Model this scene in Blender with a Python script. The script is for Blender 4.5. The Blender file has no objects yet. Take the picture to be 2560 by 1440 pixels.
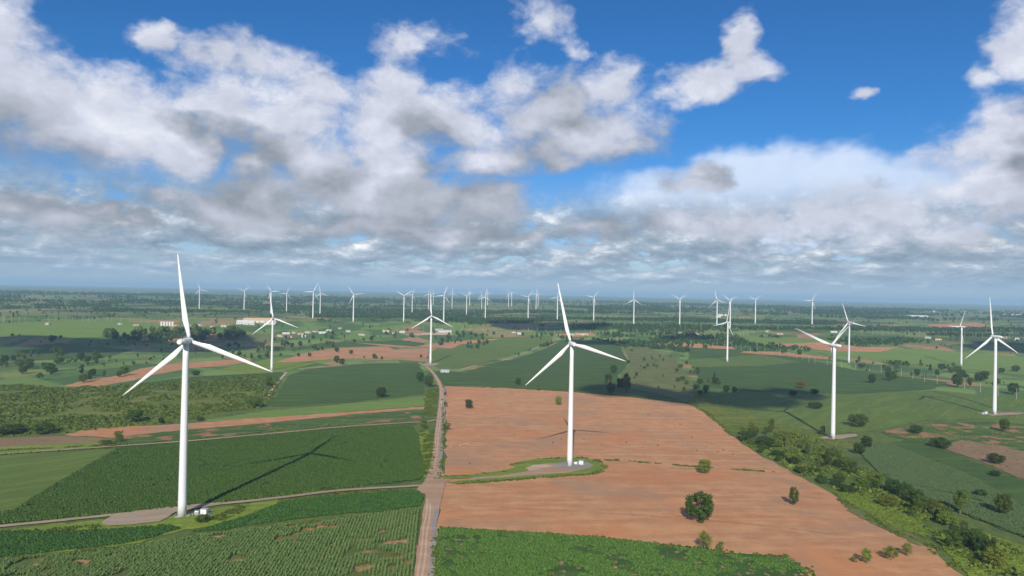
import bpy, bmesh, math, random
import numpy as np
from mathutils import Vector, Matrix
from mathutils import geometry as mgeo

scene = bpy.context.scene
COL = scene.collection
R = math.radians
rng = np.random.default_rng(7)
random.seed(7)

# ------------------------------------------------------------------ camera
CAM_Z = 132.0
PITCH, ROLL = R(0.336), R(1.163)
FPX = 1707.0                        # focal length in pixels of the 2560 px wide photograph
Fv = Vector((0, math.cos(PITCH), math.sin(PITCH)))
R0 = Vector((1, 0, 0)); U0 = Vector((0, -math.sin(PITCH), math.cos(PITCH)))
Rv = R0 * math.cos(ROLL) + U0 * math.sin(ROLL)
Uv = -R0 * math.sin(ROLL) + U0 * math.cos(ROLL)
cam_d = bpy.data.cameras.new('camera'); cam = bpy.data.objects.new('camera', cam_d); COL.objects.link(cam)
cam_d.sensor_width = 36.0; cam_d.lens = 36.0 * FPX / 2560.0
cam_d.clip_start = 1.0; cam_d.clip_end = 120000.0
M = Matrix((Rv, Uv, -Fv)).transposed().to_4x4(); M.translation = (0, 0, CAM_Z)
cam.matrix_world = M
scene.camera = cam

# ------------------------------------------------------------------ render settings
scene.render.engine = 'CYCLES'
cy = scene.cycles
cy.use_denoising = True
cy.use_adaptive_sampling = True; cy.adaptive_threshold = 0.015
cy.max_bounces = 4; cy.diffuse_bounces = 2; cy.glossy_bounces = 2; cy.transmission_bounces = 3
cy.transparent_max_bounces = 8; cy.volume_bounces = 1
cy.caustics_reflective = False; cy.caustics_refractive = False
vs = scene.view_settings
vs.view_transform = 'Standard'; vs.look = 'None'; vs.exposure = 0.13; vs.gamma = 1.0; vs.use_curve_mapping = False

# ------------------------------------------------------------------ sun
SUN_EL, SUN_AZ = R(30.6), R(6.0)     # light travels forward, a little to the right; the sun stands behind the camera
SUN_DIR = Vector((math.sin(SUN_AZ) * math.cos(SUN_EL), math.cos(SUN_AZ) * math.cos(SUN_EL), -math.sin(SUN_EL)))
sun_d = bpy.data.lights.new('sun', 'SUN'); sun_d.energy = 4.7; sun_d.angle = R(0.53); sun_d.color = (1.0, 0.93, 0.81)
sun = bpy.data.objects.new('sun', sun_d); COL.objects.link(sun)
sun.rotation_euler = SUN_DIR.to_track_quat('-Z', 'Y').to_euler(); sun.location = (0, 0, 900)


# ------------------------------------------------------------------ node helper
class NT:
    def __init__(self, tree):
        self.t = tree; self.n = tree.nodes; self.l = tree.links
    def put(self, sock, val):
        if isinstance(val, bpy.types.NodeSocket): self.l.new(val, sock)
        elif val is not None:
            try: sock.default_value = val
            except Exception:
                sock.default_value = (val, val, val) if len(sock.default_value) == 3 else (val, val, val, 1)
    def m(self, op, a, b=None, c=None, clamp=False):
        x = self.n.new('ShaderNodeMath'); x.operation = op; x.use_clamp = clamp
        for i, v in enumerate((a, b, c)): self.put(x.inputs[i], v)
        return x.outputs[0]
    def v(self, op, a, b=None, c=None, scale=None):
        x = self.n.new('ShaderNodeVectorMath'); x.operation = op
        for i, v in enumerate((a, b, c)): self.put(x.inputs[i], v)
        if scale is not None: self.put(x.inputs['Scale'], scale)
        return x.outputs['Value'] if op in ('LENGTH', 'DOT_PRODUCT', 'DISTANCE') else x.outputs['Vector']
    def noise(self, vec, scale, detail=4, rough=0.5, dist=0.0, lac=2.0, color=False):
        x = self.n.new('ShaderNodeTexNoise'); x.inputs['Scale'].default_value = scale
        x.inputs['Detail'].default_value = detail; x.inputs['Roughness'].default_value = rough
        x.inputs['Distortion'].default_value = dist; x.inputs['Lacunarity'].default_value = lac
        if vec is not None: self.l.new(vec, x.inputs['Vector'])
        return x.outputs['Color'] if color else x.outputs[0]
    def voro(self, vec, scale, rand=1.0, feature='F1'):
        x = self.n.new('ShaderNodeTexVoronoi'); x.feature = feature
        x.inputs['Scale'].default_value = scale; x.inputs['Randomness'].default_value = rand
        if vec is not None: self.l.new(vec, x.inputs['Vector'])
        return x
    def rng(self, x, a, b, c=0.0, d=1.0, smooth=True):
        n = self.n.new('ShaderNodeMapRange'); n.interpolation_type = 'SMOOTHSTEP' if smooth else 'LINEAR'
        for i, v in enumerate((x, a, b, c, d)): self.put(n.inputs[i], v)
        return n.outputs[0]
    def mix(self, f, a, b, blend='MIX'):
        n = self.n.new('ShaderNodeMix'); n.data_type = 'RGBA'; n.blend_type = blend
        self.put(n.inputs[0], f)
        for s, v in ((n.inputs[6], a), (n.inputs[7], b)):
            if isinstance(v, (tuple, list)): s.default_value = (*v[:3], 1)
            else: self.put(s, v)
        return n.outputs[2]
    def ramp(self, f, stops, interp='LINEAR'):
        n = self.n.new('ShaderNodeValToRGB'); n.color_ramp.interpolation = interp
        e = n.color_ramp.elements
        while len(e) < len(stops): e.new(0.5)
        for el, (p, c) in zip(e, stops): el.position = p; el.color = (*c[:3], 1)
        self.put(n.inputs[0], f); return n.outputs[0]
    def sep(self, v):
        n = self.n.new('ShaderNodeSeparateXYZ'); self.l.new(v, n.inputs[0]); return n.outputs
    def comb(self, x, y, z=0.0):
        n = self.n.new('ShaderNodeCombineXYZ')
        for i, v in enumerate((x, y, z)): self.put(n.inputs[i], v)
        return n.outputs[0]


def pix_dir(px, py):
    return (Fv + Rv * ((px - 1280) / FPX) + Uv * ((720 - py) / FPX)).normalized()
def pix_sky(px, py):
    d = pix_dir(px, py)
    return math.atan2(d.x, d.y), math.asin(d.z)

# ------------------------------------------------------------------ sky: Nishita air plus cumulus layers
world = bpy.data.worlds.new('World'); scene.world = world; world.use_nodes = True
wt = world.node_tree; wt.nodes.clear(); W = NT(wt)
try: world.cycles.sampling_method = 'MANUAL'; world.cycles.sample_map_resolution = 512
except Exception: pass

# centre x, y and radii of the cloud masses, as directions in the sky
CLOUDS = [(-90,90,240,200),(50,215,250,160),(220,290,230,125),(340,335,200,100),(440,405,110,55),
 (400,90,60,36),(520,140,100,62),(640,190,160,72),(790,235,110,62),(560,265,170,75),(700,290,130,52),
 (1050,125,85,62),(1020,200,75,55),(1000,320,110,95),(1130,300,140,85),(1290,215,110,80),(1400,270,150,105),(1540,225,80,85),
 (1480,345,110,85),(1380,405,110,48),(1190,390,170,55),(1350,45,95,70),(1420,110,60,45),
 (1765,210,85,52),(1845,120,40,80),(1865,190,55,45),(1800,240,55,35),(2560,110,85,95),(2490,190,60,45),(2130,222,36,18),
 (780,390,150,80),(640,425,90,36),(400,505,80,45),(560,525,190,55),(720,500,220,75),(900,465,210,80),(1050,500,220,75),(1210,512,130,58),(960,395,140,55),
 (820,575,330,36),(1100,575,250,32),(2390,375,150,72),(2535,380,130,100),(2480,480,230,90),(2210,520,190,68),(2040,560,250,58),(1830,570,200,52),(1740,450,90,28),
 (2400,570,300,58),(1450,570,110,48),(1320,585,70,45),(20,510,120,50),(150,560,170,58),(235,535,80,42),(335,560,60,36),(110,625,260,36)]

def make_cov():
    g = bpy.data.node_groups.new('cloud_masses', 'ShaderNodeTree')
    g.interface.new_socket('Vector', in_out='INPUT', socket_type='NodeSocketVector')
    g.interface.new_socket('Value', in_out='OUTPUT', socket_type='NodeSocketFloat')
    G = NT(g); gi = g.nodes.new('NodeGroupInput'); go = g.nodes.new('NodeGroupOutput')
    acc = None
    for (cx, cyy, rx, ry) in CLOUDS:
        a0, e0 = pix_sky(cx, cyy); a1, _ = pix_sky(cx + rx * .5, cyy); a2, _ = pix_sky(cx - rx * .5, cyy)
        _, e1 = pix_sky(cx, cyy - ry * .5); _, e2 = pix_sky(cx, cyy + ry * .5)
        ix, iy = 1 / abs(a1 - a2), 1 / abs(e1 - e2)
        v = G.v('MULTIPLY_ADD', gi.outputs[0], (ix, iy, 0.0), (-a0 * ix, -e0 * iy, 0.0))
        d = G.v('LENGTH', v)
        acc = d if acc is None else G.m('SMOOTH_MIN', acc, d, 0.34)
    G.l.new(acc, go.inputs[0])
    return g

COVG = make_cov()
def build_sky():
    tc = wt.nodes.new('ShaderNodeTexCoord'); D = tc.outputs['Generated']
    x, y, z = W.sep(D)
    az = W.m('ARCTAN2', x, y); el = W.m('ARCSINE', z)
    P = W.comb(az, el, 0.0)
    Ds = W.v('MULTIPLY', D, (1.0, 1.0, 1.5))
    # irregular outlines: push the lookup around with low and middle frequency noise
    wc = W.noise(Ds, 6.0, 4.0, 0.6, color=True)
    warp = W.v('MULTIPLY', W.v('SUBTRACT', wc, (0.5, 0.5, 0.5)), (0.20, 0.12, 0.0))
    Pw = W.v('ADD', P, warp)
    wcv = W.sep(wc)[2]
    # away from the framed part of the sky the cover goes on as loose cumulus
    beyond = W.m('MAXIMUM', W.rng(W.m('ABSOLUTE', az), 0.68, 0.85), W.rng(el, 0.44, 0.56))
    gen = W.m('SUBTRACT', 1.95, W.m('MULTIPLY', W.noise(Ds, 2.2, 2.0, 0.5), 1.8))
    Dn = W.v('ADD', Ds, W.v('MULTIPLY', W.v('SUBTRACT', wc, (0.5, 0.5, 0.5)), (0.05, 0.05, 0.05)))
    def puffs(v, det):
        return W.noise(v, 8.0, det, 0.62, 0.0, 2.1)
    def field(dv, doff, det):
        g = wt.nodes.new('ShaderNodeGroup'); g.node_tree = COVG
        W.l.new(W.v('ADD', Pw, dv), g.inputs[0])
        d = W.m('MINIMUM', g.outputs[0], 2.2)
        gx = wt.nodes.new('ShaderNodeMix'); gx.data_type = 'FLOAT'
        W.l.new(beyond, gx.inputs[0]); W.l.new(d, gx.inputs[2]); W.l.new(gen, gx.inputs[3])
        return gx.outputs[0], puffs(W.v('ADD', Dn, doff), det)
    d0, n0 = field((0, 0, 0), (0, 0, 0), 10.0)
    d1, n1 = field((-0.030, 0.110, 0), (-0.008, 0.0, 0.022), 6.0)
    mass = W.m('SUBTRACT', 1.13, d0)
    f0 = W.m('ADD', mass, W.m('MULTIPLY', W.m('SUBTRACT', n0, 0.5), 3.3))
    alpha = W.rng(f0, -0.26, 0.80)
    alpha = W.m('MULTIPLY', alpha, W.rng(el, 0.035, 0.09))
    # light: rims open to the sky above are bright, undersides and thick parts grey
    upm = W.m('MAXIMUM', W.m('MINIMUM', W.m('SUBTRACT', d1, d0), 0.85), -0.45)
    upn = W.m('SUBTRACT', n0, n1)
    lit = W.m('ADD', W.m('MULTIPLY', upm, 0.42), W.m('MULTIPLY_ADD', upn, 0.72, 0.355))
    lit = W.m('ADD', lit, W.m('MULTIPLY', W.m('SUBTRACT', wcv, 0.5), 0.45))
    lit = W.m('SUBTRACT', lit, W.rng(el, 0.20, 0.07, 0.0, 0.07))
    ccol = W.ramp(W.m('ADD', lit, 0.0, clamp=True), [(0.0, (0.215, 0.25, 0.305)), (0.22, (0.30, 0.335, 0.395)), (0.45, (0.43, 0.46, 0.54)), (0.70, (0.585, 0.62, 0.73)), (1.0, (0.90, 0.92, 0.98))])
    # low, far rows of cumulus seen edge on above the horizon
    q2 = W.comb(W.m('MULTIPLY', az, 12.5), W.m('MULTIPLY', W.m('LOGARITHM', W.m('ADD', W.m('MAXIMUM', el, 0.0), 0.04), math.e), 3.0), 0.0)
    h0 = W.noise(q2, 1.0, 8.0, 0.62, 0.0)
    h1 = W.noise(W.v('ADD', q2, (-0.1, 0.30, 0.0)), 1.0, 5.0, 0.62, 0.0)
    lowmask = W.m('MULTIPLY', W.rng(el, 0.004, 0.022), W.rng(el, 0.165, 0.095))
    la = W.m('MULTIPLY', W.rng(h0, 0.35, 0.47), lowmask)
    llit = W.m('ADD', W.m('MULTIPLY', W.m('SUBTRACT', h0, h1), 2.2), 0.47, clamp=True)
    lcol = W.ramp(llit, [(0.0, (0.20, 0.275, 0.365)), (0.35, (0.28, 0.365, 0.465)), (0.6, (0.39, 0.475, 0.575)), (0.80, (0.64, 0.70, 0.77)), (1.0, (0.95, 0.95, 0.96))])
    # thin high ice cloud
    va0, ve0 = pix_sky(1960, 510)
    vv = W.v('MULTIPLY_ADD', Pw, (1 / 0.25, 1 / 0.075, 0), (-va0 / 0.25, -ve0 / 0.075, 0))
    veil = W.m('MULTIPLY', W.rng(W.v('LENGTH', vv), 1.10, 0.75), W.rng(W.noise(q2, 0.6, 5.0, 0.6), 0.2, 0.6, 0.70, 1.0))
    # air
    sky = wt.nodes.new('ShaderNodeTexSky'); sky.sky_type = 'NISHITA'; sky.sun_disc = False
    sky.sun_elevation = SUN_EL; sky.sun_rotation = SUN_AZ + math.pi
    sky.altitude = 200; sky.air_density = 1.0; sky.dust_density = 0.25; sky.ozone_density = 2.2
    air = W.mix(1.0, sky.outputs[0], W.mix(W.rng(el, 0.02, 0.24), (0.52, 0.62, 0.86), (0.22, 0.575, 0.94)), 'MULTIPLY')
    K = 1 / 0.10
    def s(c): return W.v('SCALE', c, scale=K)
    c = W.mix(veil, air, tuple(v * K for v in (0.60, 0.71, 0.90)))
    c = W.mix(la, c, s(lcol))
    c = W.mix(alpha, c, s(ccol))
    c = W.mix(W.m('MULTIPLY', W.rng(el, 0.060, 0.0), 0.80), c, tuple(v * K for v in (0.30, 0.44, 0.60)))
    bg = wt.nodes.new('ShaderNodeBackground'); bg.inputs[1].default_value = 0.10
    W.l.new(c, bg.inputs[0])
    out = wt.nodes.new('ShaderNodeOutputWorld'); W.l.new(bg.outputs[0], out.inputs[0])
build_sky()

# ================================================================== terrain
KN = np.array([(0,0),(430,0),(560,-8.5),(800,-17),(1066,-17),(1400,-24),(1850,-27),(2060,-23),(2500,13),(2650,16),(3000,14),(3500,10),(4260,18),(5000,22),(60000,22)], float)
_hd = np.arange(0, 8000, 5.0); _hz = np.interp(_hd, KN[:, 0], KN[:, 1])
_k = np.exp(-0.5 * (np.arange(-30, 31) * 5 / 55.0) ** 2); _k /= _k.sum()
_hz = np.convolve(np.concatenate([np.full(30, _hz[0]), _hz, np.full(30, _hz[-1])]), _k, 'valid')
def hgt(x, y):
    return np.interp(np.hypot(x, y), _hd, _hz)

_ts = np.concatenate([np.arange(120, 3200, 12.0), np.geomspace(3200, 60000, 250)])
def P(px, py):
    """where the line of sight of a photograph pixel meets the terrain"""
    d = pix_dir(px, py); hl = math.hypot(d.x, d.y)
    z = CAM_Z + d.z * _ts; g = z - np.interp(hl * _ts, _hd, _hz)
    i = np.argmax(g < 0)
    if g[i] >= 0: i = len(_ts) - 1
    a, b = _ts[i - 1], _ts[i]
    for _ in range(24):
        m = 0.5 * (a + b)
        if CAM_Z + d.z * m - float(np.interp(hl * m, _hd, _hz)) < 0: b = m
        else: a = m
    t = 0.5 * (a + b)
    return np.array((d.x * t, d.y * t))
def PP(pts): return np.array([P(*p) for p in pts])
def depth_of(xy): return float(xy[1] * Fv.y)

def in_poly(x, y, poly):
    inside = np.zeros(len(x), bool); j = len(poly) - 1
    for i in range(len(poly)):
        xi, yi = poly[i]; xj, yj = poly[j]
        c = ((yi > y) != (yj > y)) & (x < (xj - xi) * (y - yi) / (yj - yi + 1e-12) + xi)
        inside ^= c; j = i
    return inside

# ================================================================== tagging
def tag(o, label=None, cat=None, group=None, kind=None):
    if label: o['label'] = label
    if cat: o['category'] = cat
    if group: o['group'] = group
    if kind: o['kind'] = kind
    return o
def link(name, mesh, parent=None, mat=None):
    o = bpy.data.objects.new(name, mesh); COL.objects.link(o)
    if parent is not None: o.parent = parent
    if mat is not None and not mesh.materials: mesh.materials.append(mat)
    return o
def empty(name, loc, rz=0.0, s=1.0):
    o = bpy.data.objects.new(name, None); COL.objects.link(o); o.empty_display_size = 0.5
    o.location = loc; o.rotation_euler = (0, 0, rz); o.scale = (s, s, s)
    return o

# ================================================================== materials
def new_mat(name):
    m = bpy.data.materials.new(name); m.use_nodes = True
    t = m.node_tree; t.nodes.clear(); T = NT(t)
    b = t.nodes.new('ShaderNodeBsdfPrincipled'); o = t.nodes.new('ShaderNodeOutputMaterial')
    T.l.new(b.outputs[0], o.inputs[0]); b.inputs['Roughness'].default_value = 0.85
    b.inputs['Specular IOR Level'].default_value = 0.2
    T.b = b; T.m_ = m
    return m, T
def pos(T): return T.n.new('ShaderNodeNewGeometry').outputs['Position']
def bump(T, h, strength, dist):
    n = T.n.new('ShaderNodeBump'); n.inputs['Strength'].default_value = strength; n.inputs['Distance'].default_value = dist
    T.l.new(h, n.inputs['Height']); T.l.new(n.outputs[0], T.b.inputs['Normal'])
def rowvec(T, p, az, along, across):
    """coordinates along and across crop rows that run at azimuth az"""
    s, c = math.sin(az), math.cos(az)
    a = T.v('DOT_PRODUCT', p, (s, c, 0)); b = T.v('DOT_PRODUCT', p, (c, -s, 0))
    return T.comb(T.m('MULTIPLY', a, along), T.m('MULTIPLY', b, across), 0.0), a, b
def lerp(a, b, f): return tuple(x + (y - x) * f for x, y in zip(a, b))

def soil_mat(name, az, c1=(0.46, 0.210, 0.088), c2=(0.56, 0.290, 0.135), c3=(0.52, 0.175, 0.055), weeds=0.0):
    m, T = new_mat(name); p = pos(T)
    rv, a, b = rowvec(T, T.v('ADD', p, T.v('MULTIPLY', T.noise(p, 0.02, 2, 0.5, color=True), (14, 14, 0))), az, 0.010, 0.13)
    big = T.noise(p, 0.012, 4, 0.55); streak = T.noise(rv, 1.0, 5, 0.6); red = T.noise(T.v('ADD', p, (300, 70, 0)), 0.016, 3, 0.5)
    rv2, _, _ = rowvec(T, p, az, 0.06, 0.9); fur = T.noise(rv2, 1.0, 4, 0.65)
    mot = T.noise(T.v('ADD', p, (7, 31, 0)), 0.07, 8, 0.72)
    c = T.mix(T.rng(T.m('ADD', T.m('MULTIPLY', streak, 0.45), T.m('MULTIPLY', mot, 0.55)), 0.40, 0.60), lerp(c1, (0.24, 0.125, 0.07), 0.22), c2)
    c = T.mix(T.m('MULTIPLY', T.rng(red, 0.47, 0.66), 0.55), c, c3)
    c = T.mix(T.m('MULTIPLY', T.rng(big, 0.50, 0.66), 0.6), c, (0.30, 0.20, 0.125))
    rv3, _, _ = rowvec(T, p, az, 0.035, 0.16); blot = T.noise(T.v('ADD', rv3, (9.3, 4.1, 0)), 1.0, 4, 0.6)
    c = T.mix(T.m('MULTIPLY', T.rng(blot, 0.60, 0.72), 0.6), c, (0.17, 0.105, 0.065))
    c = T.mix(T.m('MULTIPLY', T.rng(fur, 0.45, 0.75), 0.22), c, lerp(c1, (0.2, 0.1, 0.06), 0.5))
    fine = T.noise(p, 0.9, 4, 0.7)
    c = T.mix(T.rng(fine, 0.3, 0.7, 0.0, 0.35), c, lerp(c2, (0.55, 0.33, 0.22), 0.5))
    if weeds:
        w = T.noise(p, 0.22, 5, 0.7)
        c = T.mix(T.m('MULTIPLY', T.rng(w, 0.52, 0.64), weeds), c, (0.10, 0.13, 0.045))
    T.l.new(c, T.b.inputs['Base Color'])
    bump(T, T.m('ADD', T.m('MULTIPLY', fur, 0.25), T.m('MULTIPLY', fine, 0.9)), 0.6, 0.16)
    return m

def green_mat(name, c1, c2, c3=None, patch=0.0, soil=(0.36, 0.17, 0.09), az=None, grain=0.8, row=0.0, bumpd=0.5, big=0.02):
    """cover of plants: light and dark tufts, drifts of another tone, bare soil showing in patches, optional rows"""
    m, T = new_mat(name); p = pos(T)
    if c1[1] > c1[0]:            # plant tones, per channel trim of the whole family
        g_ = (2.0, 1.62, 1.05); c1, c2 = (tuple(a * b for a, b in zip(c, g_)) for c in (c1, c2)); c3 = tuple(a * b for a, b in zip(c3, g_)) if c3 else None
    n1 = T.noise(p, grain, 5, 0.68); n2 = T.noise(p, big, 5, 0.6); n3 = T.noise(p, big * 6, 4, 0.6)
    c = T.mix(T.rng(n1, 0.32, 0.68), c1, c2)
    if c3: c = T.mix(T.rng(n2, 0.42, 0.66), c, c3)
    c = T.mix(T.rng(n3, 0.40, 0.75, 0.0, 0.5), c, lerp(c1, c2, 0.1))
    sv, _, _ = rowvec(T, T.v('ADD', p, T.v('MULTIPLY', T.noise(p, 0.015, 2, 0.5, color=True), (30, 30, 0))), az if az is not None else R(80), 0.008, 0.085)
    sn = T.noise(sv, 1.0, 5, 0.65)
    c = T.mix(T.rng(sn, 0.40, 0.62, 0.0, 0.55), c, lerp(c1, (0, 0, 0), 0.12))
    c = T.mix(T.rng(sn, 0.50, 0.34, 0.0, 0.45), c, lerp(c2, (0.2, 0.25, 0.06), 0.25) if c1[1] > c1[0] else c2)
    h = n1
    if az is not None and row:
        rv, a, b = rowvec(T, p, az, 0.02, 1.0)
        sw = T.m('SINE', T.m('MULTIPLY', T.m('ADD', b, T.m('MULTIPLY', n2, 3.0)), row))
        c = T.mix(T.rng(sw, -0.2, 0.9, 0.0, 0.35), c, lerp(c1, (0, 0, 0), 0.25))
    if patch:
        pt = T.noise(T.v('ADD', p, (51, 17, 0)), big * 2.2, 6, 0.68)
        c = T.mix(T.rng(pt, 0.74 - patch, 0.82 - patch), c, soil)
    T.l.new(c, T.b.inputs['Base Color'])
    bump(T, h, 0.8, bumpd)
    return m

def leaf_mat(name, c1, c2, trans=0.35, objvar=0.25):
    m, T = new_mat(name)
    c1, c2 = (tuple(a * b for a, b in zip(c, (2.0, 1.68, 1.12))) for c in (c1, c2))
    g = T.n.new('ShaderNodeNewGeometry'); oi = T.n.new('ShaderNodeObjectInfo')
    c = T.mix(g.outputs['Random Per Island'], c1, c2)
    hsv = T.n.new('ShaderNodeHueSaturation'); T.l.new(c, hsv.inputs['Color'])
    T.l.new(T.rng(oi.outputs['Random'], 0, 1, 1 - objvar, 1 + objvar, False), hsv.inputs['Value'])
    T.l.new(T.rng(T.m('FRACT', T.m('MULTIPLY', oi.outputs['Random'], 7.31)), 0, 1, 0.475, 0.525, False), hsv.inputs['Hue'])
    T.l.new(hsv.outputs[0], T.b.inputs['Base Color']); T.b.inputs['Roughness'].default_value = 0.6
    tr = T.n.new('ShaderNodeBsdfTranslucent'); T.l.new(hsv.outputs[0], tr.inputs[0])
    mx = T.n.new('ShaderNodeMixShader'); mx.inputs[0].default_value = trans
    T.l.new(T.b.outputs[0], mx.inputs[1]); T.l.new(tr.outputs[0], mx.inputs[2])
    T.l.new(mx.outputs[0], [n for n in T.n if n.type == 'OUTPUT_MATERIAL'][0].inputs[0])
    return m

def plain_mat(name, col, rough=0.5, metal=0.0, grime=0.12, gscale=0.7, spec=0.4):
    m, T = new_mat(name); tc = T.n.new('ShaderNodeTexCoord')
    n = T.noise(tc.outputs['Object'], gscale, 5, 0.65)
    T.l.new(T.mix(T.rng(n, 0.35, 0.8, 0.0, 1.0), col, lerp(col, (0.28, 0.25, 0.2), grime)), T.b.inputs['Base Color'])
    T.b.inputs['Roughness'].default_value = rough; T.b.inputs['Metallic'].default_value = metal
    T.b.inputs['Specular IOR Level'].default_value = spec
    return m

ROAD_AZ = R(-6.0)
CROSS = R(84.0)
MAT = {}
MAT['soil'] = soil_mat('red_tilled_soil', CROSS)
MAT['soil2'] = soil_mat('red_soil_with_weeds', R(70), weeds=0.55)
MAT['soil3'] = soil_mat('orange_soil', R(80), (0.44, 0.195, 0.085), (0.56, 0.275, 0.13), (0.48, 0.17, 0.06), weeds=0.15)
MAT['tan'] = soil_mat('dry_tan_field', R(80), (0.20, 0.125, 0.065), (0.27, 0.165, 0.09), (0.17, 0.13, 0.06), weeds=0.6)
MAT['cass'] = green_mat('cassava_canopy', (0.016, 0.048, 0.014), (0.050, 0.112, 0.032), (0.030, 0.085, 0.025), 0.04, grain=0.9, bumpd=0.9)
MAT['cass_soil'] = green_mat('cassava_over_soil', (0.018, 0.050, 0.014), (0.045, 0.100, 0.030), (0.030, 0.080, 0.025), 0.18, soil=(0.40, 0.235, 0.13), grain=0.9, big=0.12)
MAT['cass_thin'] = green_mat('thin_cassava', (0.020, 0.055, 0.014), (0.055, 0.118, 0.030), (0.06, 0.11, 0.03), 0.21, grain=0.7, az=R(82), row=2.2)
MAT['crop'] = green_mat('green_crop', (0.025, 0.058, 0.016), (0.043, 0.092, 0.025), (0.040, 0.086, 0.021), 0.0, grain=0.5, bumpd=0.5, az=R(83), row=1.2)
MAT['crop_b'] = green_mat('olive_crop', (0.052, 0.095, 0.025), (0.085, 0.140, 0.036), (0.055, 0.110, 0.028), 0.03, grain=0.5, az=R(40), row=1.1)
MAT['crop_l'] = green_mat('pale_green_crop', (0.070, 0.135, 0.040), (0.105, 0.185, 0.060), (0.085, 0.155, 0.045), 0.0, grain=0.4, az=R(86), row=1.0)
MAT['grass'] = green_mat('bright_grass', (0.070, 0.125, 0.022), (0.125, 0.190, 0.038), (0.085, 0.140, 0.028), 0.03, grain=0.35)
MAT['dry'] = green_mat('dry_grass', (0.062, 0.090, 0.040), (0.112, 0.128, 0.064), (0.048, 0.085, 0.030), 0.10, soil=(0.34, 0.24, 0.13), grain=0.3, big=0.035)
MAT['scrubg'] = green_mat('scrub_ground', (0.035, 0.068, 0.016), (0.085, 0.125, 0.030), (0.11, 0.125, 0.04), 0.10, grain=0.25, big=0.03)
MAT['caneg'] = green_mat('cane_ground', (0.040, 0.075, 0.03), (0.075, 0.125, 0.05), (0.16, 0.115, 0.055), 0.22, soil=(0.42, 0.23, 0.12), grain=0.6, big=0.03, az=ROAD_AZ, row=4.4)
MAT['caneg_b'] = green_mat('pale_cane_ground', (0.045, 0.080, 0.045), (0.070, 0.115, 0.068), (0.055, 0.095, 0.055), 0.03, grain=0.6, az=R(48), row=4.2)
MAT['gravel'] = green_mat('grey_gravel', (0.33, 0.250, 0.175), (0.44, 0.340, 0.245), (0.38, 0.28, 0.19), 0.06, soil=(0.33, 0.22, 0.15), grain=0.9, bumpd=0.08, big=0.05)
MAT['grey'] = green_mat('grey_chippings', (0.25, 0.225, 0.20), (0.37, 0.325, 0.285), None, 0.20, soil=(0.36, 0.24, 0.17), grain=1.1, bumpd=0.06, big=0.06)
MAT['dirt'] = green_mat('dirt_road', (0.38, 0.235, 0.15), (0.50, 0.335, 0.23), (0.42, 0.25, 0.15), 0.05, soil=(0.30, 0.24, 0.2), grain=0.8, bumpd=0.12, big=0.05)
MAT['rut'] = green_mat('pale_wheel_rut', (0.50, 0.34, 0.23), (0.60, 0.43, 0.31), None, 0.0, grain=1.5, bumpd=0.05)
MAT['tractor'] = green_mat('pressed_soil', (0.60, 0.330, 0.170), (0.68, 0.39, 0.21), None, 0.0, grain=1.2, bumpd=0.05)
MAT['sand'] = green_mat('pale_sand', (0.46, 0.33, 0.22), (0.58, 0.43, 0.31), None, 0.05, grain=0.6, bumpd=0.1)
MAT['concrete'] = plain_mat('pale_concrete', (0.52, 0.49, 0.44), 0.85, grime=0.35)

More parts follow.
